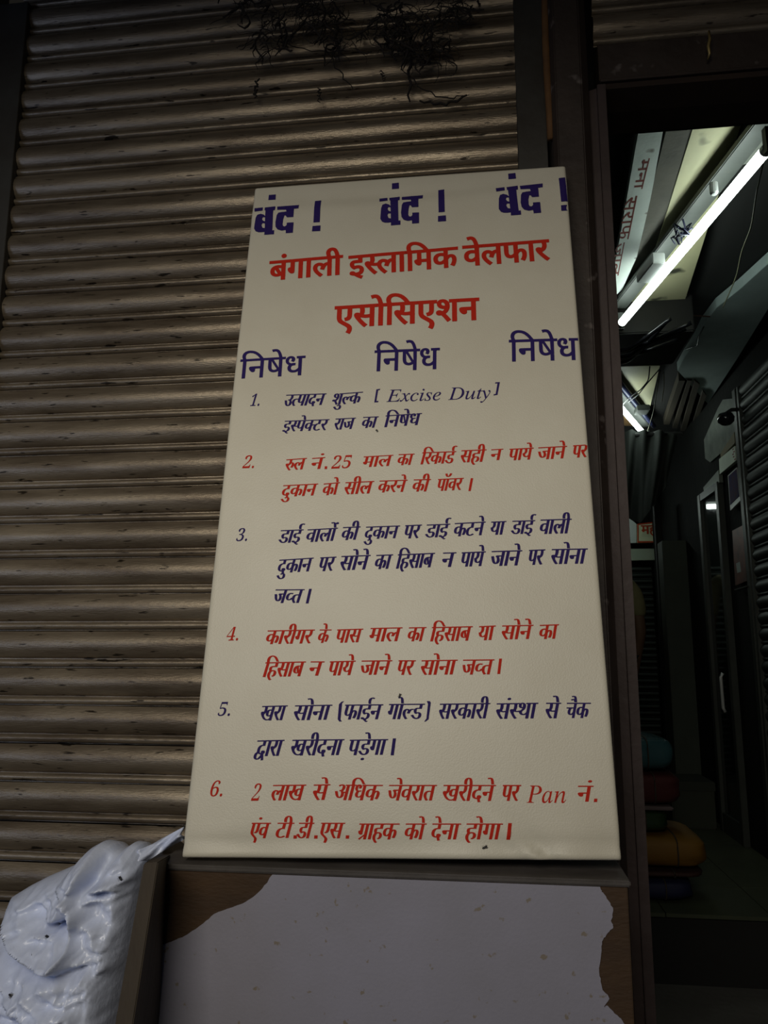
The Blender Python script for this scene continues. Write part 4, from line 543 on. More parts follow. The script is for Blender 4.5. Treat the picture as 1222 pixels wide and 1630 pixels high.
def put_word(key, w):
    kind, gl, adv, _t, xl, yl, xr, yr, h, style, _c = w
    a = Vector(uv(xl, yl)); c = Vector(uv(xr, yr)); ax = c-a; Wd = ax.length; ax.normalize(); up_ = Vector((-ax.y, ax.x))
    bb = Vector(uv((xl+xr)/2, (yl+yr)/2+h)); mid = (a+c)/2; hh = abs((mid-bb).dot(up_))
    cap = 622 if kind == 'd' else 700
    k = hh/cap; sx = Wd/(adv*k); sl = STY[style][2] if kind == 'd' else (.0 if gl[0][0] not in DIG else .2)
    for g, gx, gy in gl:
        V2, T = glyph_tris(g, style, sx)
        P2 = [a+ax*((gx*sx+p.x+sl*(p.y+gy-cap))*k)+up_*((p.y+gy-cap)*k) for p in V2]
        emit(key, [(p.x, p.y) for p in P2], T)
rows = {}
for i, w in enumerate(PRINT):
    r_ = round(w[8-3]/1) if False else None
    u_, v_ = uv(w[4], w[5]); u2, v2 = uv(640, w[5]+(640-w[4])*-.03 if w[9] < 4 else w[5])
    put_word(ROWID(w)+'_%d' % i, w)
def quad(key, pts, x0=0, y0=0, k=1):
    key = key+'_p%d_%d' % pts[0]; q = [uv(x0+k*x, y0+k*y) for x, y in pts]; V2, T = fill([q], .006); emit(key, [(p.x, p.y) for p in V2], T)
r3 = (370, 690, .4828); r4 = (340, 970, .5074); r5 = (280, 1210, .5892); r2 = (370, 440, .4828)
quad('r2', [(304,108),(312,108),(311,117),(303,117)], *r3); quad('r2b', [(785,148),(793,148),(785,190),(777,190)], *r3)
quad('b3c', [(252,512),(261,512),(250,560),(241,560)], *r3); quad('r4b', [(895,155),(904,155),(898,203),(889,203)], *r4)
quad('b5b', [(562,405),(572,405),(565,458),(555,458)], *r4); quad('r6b', [(897,170),(907,170),(902,215),(892,215)], *r5)
for p in ((322, 212), (378, 212), (463, 212)): quad('r6b', [(p[0]-4, p[1]-9), (p[0]+5, p[1]-9), (p[0]+4, p[1]), (p[0]-5, p[1])], *r5)
quad('r6', [(1129,104),(1138,104),(1137,113),(1128,113)], *r5)
quad('b1', [(474,373),(487,371),(485,375),(480,376),(474,411),(481,411),(480,415),(467,416)], *r2)
quad('b1', [(866,350),(881,349),(873,391),(860,393),(861,389),(867,388),(873,353),(865,354)], *r2)
quad('b5', [(401,290),(409,288),(403,295),(398,345),(402,352),(394,352),(389,345),(393,298)], *r4)
quad('b5', [(668,288),(678,288),(681,293),(674,345),(665,352),(660,352),(667,343),(672,297)], *r4)
# the three heavy stencil words of the first line
HB = [[(97,350),(222,338),(218,390),(97,405)],
 [(250,340),(410,322),(403,382),(378,388),(360,678),(390,674),(385,735),(240,745),(245,685),(262,384),(248,388)],
 [(264,482),(240,455),(190,440),(140,455),(115,500),(95,600),(88,650),(110,690),(150,705),(200,705),(250,700),(250,645),(215,640),(200,600),(215,575),(245,575),(262,580),(262,550),(225,540),(210,515),(225,490),(264,492)],
 [(437,328),(762,303),(752,358),(688,365),(678,485),(580,490),(565,465),(545,465),(525,520),(515,590),(525,615),(550,620),(575,600),(578,565),(680,560),(668,712),(562,720),(562,672),(500,682),(440,665),(410,625),(408,560),(430,460),(455,425),(510,415),(575,408),(570,378),(437,380)],
 [(308,145),(412,135),(408,212),(300,220)],
 [(998,230),(1090,218),(1070,553),(975,560)], [(962,612),(1082,602),(1078,685),(953,692)]]
kz = 130/1222; HBP = ['w', 'w', 'w', 'w', 'w', 'm', 'm']
A0 = Vector(uv(395+97*kz, 295+350*kz)); A1 = Vector(uv(395+762*kz, 295+303*kz)); AB = Vector(uv(395+420*kz, 295+725*kz))
for (lx, ly, rx, ry, bx, by) in ((395+97*kz, 295+350*kz, 395+762*kz, 295+303*kz, None, None), (603.4, 315.5, 673.0, 310.0, 638.5, 357.5), (788.6, 299.8, 863.4, 292.9, 826.5, 341)):
    a = Vector(uv(lx, ly)); c = Vector(uv(rx, ry)); s_ = (c-a).length/(A1-A0).length
    d0 = (A1-A0).normalized(); e0 = Vector((-d0.y, d0.x)); d1 = (c-a).normalized(); e1 = Vector((-d1.y, d1.x))
    sv = s_ if bx is None else abs((Vector(uv(bx, by))-(a+c)/2).dot(e1))/abs((AB-(A0+A1)/2).dot(e0))
    for poly in HB:
        q = []
        for X, Y in poly:
            p = Vector(uv(395+X*kz, 295+Y*kz))-A0; w_ = a+d1*(p.dot(d0)*s_)+e1*(p.dot(e0)*sv); q.append((w_.x, w_.y))
        V2, T = fill([q], .006); emit('b_top%d%s' % (int(lx), HBP[HB.index(poly)]), [(p.x, p.y) for p in V2], T)
bpy.context.view_layer.update()
for key, b in lines.items():
    o = b.build('lettering', navy_m if key[0] == 'b' else redp_m, sheet)
    o['label'] = 'navy blue print' if key[0] == 'b' else 'red print'

# ============================================================ CABINET UNDER THE BOARD
CY = AZ(600, 1382, H-.291).y; zc = H-.2950
cab = thing('plywood_cabinet', 'brown plywood cabinet with torn grey-white laminate below the notice board', 'cabinet', (-.14, CY+.15, 0))
cx0 = AY(246, 1500, CY).x; cx1 = AY(1003, 1500, CY).x
MB().box((cx0, CY, .0), (cx1, CY+.012, zc-.008)).build('front_panel', ply_m, cab, bevel=.0015)
MB().box((cx0-.006, CY-.003, zc-.008), (cx1+.004, 1.455, zc)).build('top_board', ledge_m, cab, bevel=.002)
MB().box((cx0, CY+.013, 0), (cx0+.014, 1.45, zc-.009)).build('side_panel', ply_m, cab)
MB().box((cx1-.014, CY+.013, 0), (cx1, 1.45, zc-.009)).build('side_panel', ply_m, cab)
tl = [(437,1382),(425,1405),(413,1419),(400,1430),(385,1439),(362,1447),(340,1455),(328,1466),(312,1478),(290,1492),(270,1500),(248,1507),(247,1560),(247,1632)]
tr = [(995,1632),(988,1622),(980,1615),(972,1607),(966,1600),(963,1604),(960,1602),(970,1589),(959,1576),(956,1562),(953,1549),(955,1526),(957,1506),(959,1496),(964,1489),(970,1482),(976,1477),(976,1471),(973,1466),(976,1450),(971,1437),(964,1427),(960,1422),(957,1419),(954,1411),(951,1406),(945,1402),(941,1398),(940,1390),(939,1382)]
def jag(pts, amp, n, seed):
    rnd = random.Random(seed); out = []
    for i in range(len(pts)-1):
        a, b_ = Vector(pts[i]), Vector(pts[i+1])
        for k in range(n):
            p = a.lerp(b_, k/n); out.append((p.x+rnd.uniform(-amp, amp), p.y+rnd.uniform(-amp, amp)))
    out.append(pts[-1]); return out
LY = CY-.0016
L_ = [AY(x, y, LY) for x, y in jag(tl, .5, 3, 1)]; R_2 = [AY(x, y, LY) for x, y in jag(tr, 1.0, 3, 2)]
L_[-1] = Vector((cx0+.001, LY, .02)); low = [Vector((R_2[0].x+.004, LY, .02))]
poly = L_+low+R_2
zmax = zc-.009; poly = [Vector((p.x, LY, min(p.z, zmax))) for p in poly]
V2, T = fill([[(p.x, p.z) for p in poly]])
fb = MB(); N_ = len(V2)
fb.v = [(p.x, LY, p.y) for p in V2]+[(p.x, CY-.0002, p.y) for p in V2]; fb.f = list(T)
cnt = {}
for t in T:
    for i in range(3): e = (t[i], t[(i+1) % 3]); cnt[tuple(sorted(e))] = cnt.get(tuple(sorted(e)), 0)+1
fb.f += [(a, b_, b_+N_, a+N_) for (a, b_), c_ in cnt.items() if c_ == 1]
fb.build('torn_laminate', lam_m, cab)

# wooden side board standing out to the left of the cabinet
sb = thing('wooden_side_board', 'dark worn timber board on edge between white bag and cabinet', 'board', tuple(AY(212, 1600, 1.0)))
T0 = AY(229, 1374, 1.04); T1 = AY(252, 1372, 1.04); B0 = AY(183, 1630, .99); B1 = AY(212, 1630, .99)
def ext(a, b_, z): t = (z-a.z)/(b_.z-a.z); return a.lerp(b_, t)
G0 = ext(T0, B0, .012); G1 = ext(T1, B1, .012)
tk0 = AY(290, 1336, 1.5); back_z = T0.z+.004
bt0 = AY(284, 1336, 1.46); bt1 = AY(298, 1347, 1.46)
bg0 = Vector((bt0.x, 1.46, .012)); bg1 = Vector((bt1.x, 1.46, .012))
b = MB(); b.add([T0, T1, G1, G0, bt0, bt1, bg1, bg0], [(0,1,2,3),(7,6,5,4),(0,4,5,1),(1,5,6,2),(2,6,7,3),(3,7,4,0)])
b.build('board_panel', wood_m, sb, bevel=.0015)

# ============================================================ WHITE PLASTIC BAG
TOPP = [(24,1425),(50,1409),(79,1394),(105,1383),(130,1372),(141,1358),(152,1346),(165,1339),(181,1343),(190,1351),(198,1354),(206,1346),(214,1341),(224,1343),(230,1350),(236,1362),(238,1380)]
def lerpc(pts, t):
    t = max(0, min(.99999, t))*(len(pts)-1); i = int(t); f = t-i; return Vector(pts[i])*(1-f)+Vector(pts[i+1])*f
RID = [  # crease polylines in the bag's own picture-plane, amplitude (m, + towards the street), width px, which side sharp
 ([(165,1339),(168,1365),(158,1395),(146,1425),(132,1446)], .012, 9, 1),
 ([(181,1343),(188,1365),(180,1390),(166,1410)], -.014, 9, 0),
 ([(24,1425),(40,1446),(60,1462),(92,1478),(128,1489),(150,1492),(168,1478)], .015, 10, 0),
 ([(30,1470),(66,1487),(110,1500),(150,1506),(200,1498)], -.016, 9, 0),
 ([(160,1411),(170,1428),(166,1450),(170,1472),(160,1490)], .013, 6, 0),
 ([(130,1447),(142,1442),(158,1440)], -.034, 7, 0),
 ([(160,1412),(180,1400),(205,1388),(232,1382)], .014, 7, 0),
 ([(185,1352),(176,1385),(168,1405)], -.010, 8, 0),
 ([(16,1500),(60,1520),(100,1545),(120,1530),(160,1510),(215,1500)], .010, 11, 0),
 ([(0,1556),(40,1540),(90,1545),(130,1560),(175,1556)], .012, 8, 0),
 ([(0,1580),(60,1566),(110,1575),(150,1590),(178,1580)], -.013, 8, 0),
 ([(10,1598),(70,1585),(120,1600),(180,1596)], .012, 9, 0),
 ([(20,1620),(80,1610),(130,1622),(175,1606)], -.010, 9, 0),
 ([(110,1548),(96,1580),(100,1600)], -.009, 8, 0),
 ([(150,1560),(140,1590),(160,1606)], .009, 7, 0),
 ([(60,1400),(90,1420),(120,1430)], -.006, 14, 0),
 ([(79,1394),(70,1430),(90,1460)], .007, 12, 0),
 ([(20,1430),(16,1480),(10,1540)], .008, 7, 0),
 ([(70,1640),(120,1655),(160,1640)], .010, 12, 0), ([(0,1680),(90,1700),(170,1690)], -.012, 14, 0), ([(0,1760),(90,1740),(170,1770)], .012, 14, 0)]
def segd(p, pl):
    best = 1e9
    for i in range(len(pl)-1):
        a = Vector(pl[i]); b_ = Vector(pl[i+1]); ab = b_-a; t = max(0, min(1, (p-a).dot(ab)/ab.length_squared)); best = min(best, (p-(a+ab*t)).length)
    return best
bagY = 1.20
NS, NT = 120, 150
BOTpx = 1950
b = MB()
def bag_pt(s, t, front):
    top = lerpc(TOPP, s); bot = Vector((-32+s*222, BOTpx)); p = top.lerp(bot, t)
    bow = math.sin(math.pi*min(1, t*3.2))*(-9)*(1-s)**2; p.x += bow
    # rounding at the outline
    ea = min(1, s/.16, (1-s)/.16, max(t, 0)/.06); ea = max(0, ea); bulge = math.sqrt(max(0, 1-(1-ea)**2))
    bulk = .05+.085*min(1, t*2.6)
    if front:
        d = bulk*bulge*(.7+.3*math.sin(math.pi*s))
        for pl, am, wd, _ in RID:
            q = segd(p, pl)
            if q < wd*3.5: d += 1.5*am*(math.exp(-(q/wd)) if am > 0 else math.exp(-(q/wd)**2))*min(1, ea*1.6)
        nz = Vector((p.x*.017, p.y*.030, 2.0)); w = noise.noise(nz)*.9
        rg = 1-abs(noise.noise(Vector((p.x*.020+.4*w, p.y*.034-.012*p.x+w, 7.0))))*2.2
        d += .014*rg*ea + .004*(1-2*abs(noise.noise(Vector((p.x*.05+w, p.y*.075+p.x*.03, 3)))))*ea
        d += .0012*(1-2*abs(noise.noise(Vector((p.x*.13, p.y*.16+w*2, 9)))))*ea
        y = bagY-d
    else: y = bagY+.06*bulge+.01*noise.noise(Vector((p.x*.03, p.y*.03, 0)))*bulge
    v = AY(p.x, p.y, bagY); z = v.z
    return Vector((v.x, y, z))
zmin = AY(0, BOTpx, bagY).z
grid = {}
for fr in (1, 0):
    for j in range(NT+1):
        for i in range(NS+1):
            if fr == 0 and (i in (0, NS) or j in (0, NT)): grid[(0, i, j)] = grid[(1, i, j)]; continue
            p = bag_pt(i/NS, (j/NT)**1.35, fr == 1)
            if fr == 0: pass
            grid[(fr, i, j)] = len(b.v); b.v.append(p)
zlo = min(Vector(p).z for p in b.v); zhi = .62
b.v = [Vector((p[0], p[1], p[2] if p[2] > zhi else zhi-(zhi-p[2])*(zhi-.004)/(zhi-zlo))) for p in map(Vector, b.v)]
for fr in (1, 0):
    for j in range(NT):
        for i in range(NS): b.f.append((grid[(fr,i,j)], grid[(fr,i+1,j)], grid[(fr,i+1,j+1)], grid[(fr,i,j+1)]))
bag = thing('plastic_bag', 'large crumpled white polythene bag beside the timber board at lower left', 'bag', (AY(110, 1630, bagY).x, bagY, 0))
b.build('bag_body', bag_m, bag, smooth=True)
# gathered handle strap drawn up to the board's corner
st = MB(); path = [((222,1352),(226,1376),1.185),((240,1345),(246,1366),1.20),((255,1336),(262,1354),1.21),((272,1327),(277,1345),1.20),((289,1318),(290,1338),1.185)]
vsn = []
for i in range(25):
    f = i/24*(len(path)-1); k = min(int(f), len(path)-2); r_ = f-k
    a = Vector(path[k][0]).lerp(Vector(path[k+1][0]), r_); c = Vector(path[k][1]).lerp(Vector(path[k+1][1]), r_); Y = path[k][2]*(1-r_)+path[k+1][2]*r_
    for j in range(9):
        g = j/8; q = a.lerp(c, g); p = AY(q.x, q.y, Y); p.y -= .010*math.sin(math.pi*g)+.005*math.cos(g*9+i*.35); vsn.append(p)
N_ = len(vsn); st.v = vsn+[p+Vector((0, .012, 0)) for p in vsn]
for i in range(24):
    for j in range(8): q = (i*9+j, i*9+j+1, i*9+j+10, i*9+j+9); st.f += [q, tuple(k+N_ for k in reversed(q))]
bd = [i*9 for i in range(25)]+[24*9+j for j in range(1, 9)]+[i*9+8 for i in range(23, -1, -1)]+[j for j in range(7, 0, -1)]
st.f += [(bd[i], bd[(i+1) % len(bd)], bd[(i+1) % len(bd)]+N_, bd[i]+N_) for i in range(len(bd))]
st.build('handle', bag_m, bag, smooth=True)

# house flies
fly_m = mat('fly_body', (.012, .011, .012, 1), .4); wing_m = mat('fly_wing', (.12, .11, .10, 1), .3)
def fly(p, nrm, ang, s, label):
    t = thing('house_fly', label, 'fly', tuple(p)); nrm = Vector(nrm).normalized(); a = nrm.cross(Vector((0, 0, 1))).normalized(); c = nrm.cross(a)
    d = math.cos(ang)*a+math.sin(ang)*c; e = nrm.cross(d); q = Vector(p)+nrm*.0016*s
    MB().tube([q-d*.0040*s, q-d*.003*s, q-d*.001*s, q+d*.001*s, q+d*.0018*s, q+d*.003*s, q+d*.0038*s], [.0003*s, .0011*s, .0016*s, .0014*s, .0009*s, .0013*s, .0004*s], 8).build('body', fly_m, t, smooth=True)
    for sg in (-1, 1):
        w = [q+nrm*.001*s, q-d*.002*s+e*sg*.0016*s+nrm*.001*s, q-d*.0046*s+e*sg*.0022*s, q-d*.0042*s+e*sg*.0006*s]
        MB().prism(w, nrm*.0001).build('wing', wing_m, t)
        for k in (-1, 0, 1): MB().tube([q+d*.0012*k*s, q+d*.002*k*s+e*sg*.0022*s, q+d*.0026*k*s+e*sg*.0032*s-nrm*.0016*s], .00018*s, 4).build('leg', fly_m, t)
def bag_surface(px, py):
    best = None; o_ = EYE; r_ = ray(px, py).normalized()
    hit, loc, nr, _i = bag.children[0].ray_cast(bag.children[0].matrix_world.inverted() @ o_, r_)
    return (loc, nr) if hit else (AY(px, py, 1.1), Vector((0, -1, 0)))
bpy.context.view_layer.update()
for (x, y, lb) in ((75, 1493, 'black fly near the middle of the white bag'), (191, 1400, 'black fly on the bag front close to the timber board'), (18, 1585, 'black fly low down near the left edge of the bag')):
    ch = bag.children[0]; iv = ch.matrix_world.inverted()
    hit, loc, nr, _i = ch.ray_cast(iv @ EYE, (iv.to_3x3() @ ray(x, y)).normalized())
    if hit: fly(ch.matrix_world @ loc, nr, x*.7, 1.05, lb)
u_, v_ = uv(771, 1349); fly(PB(u_, v_), NN, .4, .95, 'black fly on the lower edge of the notice near the last red line')
u_, v_ = uv(600, 686); fly(PB(u_, v_), NN, 2.2, .7, 'small brown fly under the second navy printed line')
u_, v_ = uv(636, 1108); fly(PB(u_, v_), NN, 1.2, .8, 'small black fly above the bracketed navy words on the notice')

# ============================================================ COBWEBS
web_m = mat('sooty_cobweb', (.016, .012, .009, 1), .95, 0)
def web(name, label, pts, seed, nst):
    rnd = random.Random(seed); b = MB()
    for k in range(nst):
        a = rnd.choice(pts); x, y = a[0]+rnd.gauss(0, 16), a[1]+rnd.gauss(0, 10); ang = rnd.uniform(0, 6.28); L = rnd.uniform(12, 55); pth = []
        Yd = rnd.uniform(1.44, 1.515)
        for i in range(9):
            pth.append(AY(x, y, Yd)); ang += rnd.gauss(0, .55); x += math.cos(ang)*L/8; y += math.sin(ang)*L/8*.8+1.2
        r0 = rnd.choice((.0006, .0006, .001, .0016, .0026)); b.tube(pth, [r0*(.4+.6*math.sin(math.pi*(i+.5)/9)) for i in range(9)], 4)
    for (x0, y0, x1, y1, sag, r0) in STR[name+str(seed)]:
        b.tube([AY(x0+(x1-x0)*i/12+3*math.sin(i*1.7+x0), y0+(y1-y0)*i/12+sag*math.sin(math.pi*i/12)+2*math.sin(i*2.3), 1.505) for i in range(13)], [r0*(.5+.5*math.sin(math.pi*(i+1)/14)) for i in range(13)], 5)
    o = b.build('cobweb', web_m); tag(o, label, 'cobweb'); o['kind'] = 'stuff'; return o
STR = {'cobweb1': [(540,20,530,90,0,.003),(455,30,440,88,-6,.002),(510,60,560,140,6,.0015),(410,125,405,155,2,.003),(508,140,508,162,0,.002),(430,60,560,80,10,.0012)],
       'cobweb2': [(652,40,652,160,4,.0035),(690,55,655,82,0,.003),(610,50,628,95,0,.003),(640,110,745,150,22,.0015),(660,108,720,100,-12,.0012),(670,160,745,150,10,.003),(652,70,625,90,0,.002),(606,112,612,128,0,.0015)]}
web('cobweb', 'sooty tangle of cobweb hanging at the top of the shutter, left clump', [(440, 20), (480, 30), (520, 25), (540, 60), (430, 60), (390, 5), (500, 5)], 1, 230)
web('cobweb', 'sooty tangle of cobweb hanging at the top of the shutter, right clump', [(620, 20), (660, 30), (700, 25), (640, 60), (690, 70), (600, 40), (730, 5), (670, 80)], 2, 300)

# ============================================================ PASSAGE: CEILING BOARDS
cz = H+1.44
ply2 = mat('pale_cream_board', (.58, .55, .33, 1), .55, 0, (.46, .44, .27, 1), 3, 1.0, .0006, 60, spots=(.05, .05, .035, 1), sscale=4.5, sth=.64)
ply3 = mat('stained_board', (.30, .30, .16, 1), .7, 0, (.04, .04, .025, 1), 10, .7, .001, 60)
grey_b = mat('grey_brown_board', (.10, .09, .07, 1), .7, 0, (.02, .02, .016, 1), 4, .8, .001, 60)
def ceil_panel(name, pts, m, label, z=cz, th=.012, cat='panel', grp=None):
    q = [AZ(x, y, z) for x, y in pts]
    o = MB().prism(q, (0, 0, th)).build(name, m); tag(o, label, cat, grp); return o
ceil_panel('ceiling_board', [(1103,203),(1180,196),(1079,511),(985,497),(1039,409)], ply2, 'long cream ceiling board lit by the nearer tube light, sooty at its near end')
ceil_panel('ceiling_board', [(1117,156),(1194,156),(1181,192),(1105,199)], ply3, 'short mottled ceiling board next to the door head')
ceil_panel('ceiling_board', [(1062,200),(1103,203),(1038,409),(984,494),(970,494),(1012,405),(1030,330)], grey_b, 'grey-brown ceiling board between the lettered plank and the cream board', z=cz+.004)
ceil_panel('ceiling_board', [(1196,166),(1235,160),(1235,250),(1183,262),(1166,252)], mat('grey_sheet_piece', (.30, .31, .27, 1), .6), 'small grey board behind the near end of the tube batten', z=cz+.006)
ceil_panel('ceiling_board', [(975,584),(1050,582),(1031,662),(1010,640),(980,606)], ply2, 'pale ceiling board above the farther tube light')
ceil_panel('ceiling_board', [(975,606),(984,610),(1030,664),(1034,676),(1026,680),(975,676)], mat('orange_ply', (.42, .22, .07, 1), .7, 0, (.22, .12, .04, 1), 9, .8), 'orange-brown ply strip beside the farther tube light', z=cz-.004)
bl = [AZ(x, y, cz-.03) for x, y in ((979, 600), (1000, 627), (1022, 655), (1040, 678))]
tag(MB().tube(bl, .016, 8).build('blue_pipe', mat('dark_blue_pipe', (.02, .025, .09, 1), .4), smooth=True), 'dark blue pipe crossing the ceiling above the farther tube', 'pipe')

# lettered plank
pl_m = mat('pale_painted_plank', (.74, .80, .75, 1), .6, 0, (.58, .65, .60, 1), 8, .9, .0008, 70, spots=(.10, .06, .035, 1), sscale=9, sth=.70)
pk = thing('lettered_plank', 'pale painted plank with faded red Hindi letters fixed under the passage ceiling', 'plank', tuple(AZ(1020, 300, H+1.405)))
pz = H+1.405
q = [AZ(x, y, pz) for x, y in jag([(1026,150),(1066,150),(1055,205),(1045,262),(1035,320),(1026,355),(1013,410),(990,462),(970,476),(972,455),(1000,300)], .6, 2, 5)]
MB().prism(q, (0, 0, .03)).build('plank', pl_m, pk)
for p_ in ((1048, 180), (1012, 380)):
    p = AZ(p_[0], p_[1], pz); MB().box((p.x-.02, p.y-.03, pz+.0305), (p.x+.02, p.y+.03, H+1.469)).build('hanger_block', black_m, pk)
fr_m = mat('faded_red_paint', (.22, .025, .015, 1), .7, 0, (.12, .03, .02, 1), 40, .8)
def plank_text(word, x0, y0, x1, y1, wd):
    """a word whose head-bar runs from (x0,y0) down to (x1,y1) along the plank's right side"""
    a = AZ(x0, y0, pz-.0006); c = AZ(x1, y1, pz-.0006); ax = (c-a); Wd = ax.length; ax.normalize(); dn = AZ(x0-wd, y0, pz-.0006)-a; dn -= ax*dn.dot(ax); k = dn.length/622; dn.normalize()
    gl, adv = word; sx = Wd/(adv*k); b = MB()
    for g, gx, gy in gl:
        V2, T = fill([offset([(x*sx, y) for x, y in ct], 20, 10) for ct in contours(g)])
        b.add([a+ax*((gx*sx+p.x)*k)+dn*((622-gy-p.y)*k) for p in V2], T)
    b.build('lettering', fr_m, pk)
plank_text(EXTRA['w1'], 1014, 312, 1000, 380, 17); plank_text(EXTRA['w2'], 994, 386, 984, 438, 14); plank_text(EXTRA['w3'], 1034, 252, 1022, 300, 14)

# ============================================================ TUBE LIGHTS
tube_m = glow('lit_tube_glass', (.86, 1.0, .93, 1), 11.0)
bat_m = mat('white_batten_enamel', (.085, .092, .086, 1), .5, 0, (.055, .06, .053, 1), 14, .9, .0003, 60, spots=(.12, .11, .09, 1), sscale=45, sth=.72)
cap_m = mat('tube_cap', (.55, .57, .55, 1), .35, .3)
wire_m = mat('dark_wire', (.012, .012, .018, 1), .35)
def fixture(a, c, off, label, W_=.055, tail=0, r=.0155, lift_=.075):
    a, c = Vector(a), Vector(c); ax = (c-a).normalized(); L = (c-a).length
    t = thing('tube_light', label, 'light', tuple((a+c)/2)); MB().tube([a+ax*L*k/8 for k in range(9)], r, 16).build('tube', tube_m, t, smooth=True)
    for p, s in ((a, 1), (c, -1)):
        MB().tube([p-ax*s*.012, p+ax*s*.006], r*1.06, 14).build('end_cap', cap_m, t)
        MB().prism([p-ax*s*.030+Vector((-.014, 0, -.02)), p-ax*s*.012+Vector((-.014, 0, -.02)), p-ax*s*.012+Vector((-.014, 0, .05)), p-ax*s*.030+Vector((-.014, 0, .05))], (.028, 0, 0)).build('lamp_holder', bat_m, t)
    side = Vector((0, 0, 1)).cross(ax).normalized()*off; up_ = Vector((0, 0, 1)); o1 = a-ax*.03+up_*lift_-side*.034; 
    q = [o1+side*.0, o1+side*1.0*W_/abs(off)*1.0, o1+side*W_/abs(off)+up_*.022, o1+up_*.022]
    MB().prism(q, ax*(L+.06+tail)).build('batten', bat_m, t, bevel=.003)
    return t, ax, side/abs(off)
ta = AZ(989, 514, H+1.31); tb = AZ(1219, 239, H+1.31)
fx, ax, sd = fixture(ta, tb, -1, 'long lit white tube light nearest the door head with ballast and starter', W_=.060)
mid = ta.lerp(tb, .40)
mb_ = mid+sd*.02+Vector((0, 0, .01))
MB().prism([mb_-ax*.10+Vector((0,0,.03)), mb_+ax*.05+Vector((0,0,.03)), mb_+ax*.05+sd*.045+Vector((0,0,.03)), mb_-ax*.10+sd*.045+Vector((0,0,.03))], (0, 0, -.040)).build('ballast', cap_m, fx, bevel=.003)
sp = ta.lerp(tb, .80)+sd*.035+Vector((0, 0, .045)); MB().tube([sp, sp+Vector((0, 0, -.03)), sp+Vector((0, 0, -.036))], [.012, .012, .008], 12).build('starter', cap_m, fx)
a2 = AZ(981, 641, H+1.32); c2 = AZ(1029, 696, H+1.32)
fx2, ax2, sd2 = fixture(a2, c2, -1, 'shorter-looking lit tube light deeper in the passage beside a blue pipe', W_=.05)
m2 = a2.lerp(c2, .4)-sd2*-.07+Vector((0, 0, .03))
MB().box((m2.x-.035, m2.y-.05, m2.z-.01), (m2.x+.035, m2.y+.05, m2.z+.02)).build('ballast', bat_m, fx2, bevel=.003)
for p_, pw in ((ta.lerp(tb, .5), .0), (a2.lerp(c2, .5), .0)): pass

def wire(label, pts, r=.003, z=None, m=None, name='wire'):
    q = []
    for i in range(len(pts)-1):
        for k in range(6): q.append(Vector(pts[i]).lerp(Vector(pts[i+1]), k/6))
    q.append(Vector(pts[-1]))
    for _ in range(2): q = [q[0]]+[(q[i-1]+q[i]*2+q[i+1])/4 for i in range(1, len(q)-1)]+[q[-1]]
    o = MB().tube(q, r, 6).build(name, m or wire_m, smooth=True); tag(o, label, 'cable'); return o
wire('black cable clipped along the side of the nearer tube batten', [AZ(1203, 205, cz-.02), AZ(1165, 262, cz-.03), AZ(1110, 335, cz-.02), AZ(1075, 380, cz-.02), AZ(1030, 430, cz-.03), AZ(984, 486, cz-.02)], .008)
wb = MB(); rnd = random.Random(4)
for k in range(7):
    p0 = AZ(1083, 372, H+1.33); pts = [p0+Vector((rnd.uniform(-.03, .03), rnd.uniform(-.05, .05), rnd.uniform(-.02, .03))) for _ in range(5)]; wb.tube(pts, .003, 5)
tag(wb.build('wire_knot', mat('blue_black_wire', (.012, .014, .05, 1), .4), smooth=True), 'knot of blue-black wires at the ballast of the nearer tube', 'cable')
yw = mat('yellowed_wire', (.20, .19, .10, 1), .6)
wire('pair of thin yellowed wires drooping beside the nearer tube', [AZ(1214, 262, H+1.25), AZ(1203, 310, H+1.22), AZ(1196, 360, H+1.22), AZ(1180, 400, H+1.24), AZ(1172, 440, H+1.28), AZ(1150, 490, H+1.3)], .002, m=yw)
wire('thin wire looping down to the farther tube', [AZ(1034, 583, H+1.36), AZ(1032, 605, H+1.30), AZ(1020, 620, H+1.27), AZ(1005, 630, H+1.3), AZ(990, 645, H+1.33)], .003)
wire('thin wire looping beside the farther tube, nearer the pipe', [AZ(1049, 588, H+1.36), AZ(1030, 610, H+1.28), AZ(1016, 628, H+1.28), AZ(1000, 640, H+1.32)], .003)
wire('long pale wire hanging to the end of the farther tube', [AZ(1050, 590, H+1.34), AZ(1046, 620, H+1.28), AZ(1040, 655, H+1.25), AZ(1030, 688, H+1.3)], .0022, m=yw)
wire('short pale wire hanging below the cable bundle', [AZ(1056, 592, H+1.34), AZ(1057, 612, H+1.30), AZ(1053, 640, H+1.25)], .0022, m=yw)
wire('reddish wire stapled across the ceiling past the cream board', [AZ(985, 490, cz-.01), AZ(1020, 494, cz-.02), AZ(1060, 500, cz-.01), AZ(1130, 504, cz-.02)], .003, m=mat('red_brown_wire', (.12, .05, .03, 1), .6))
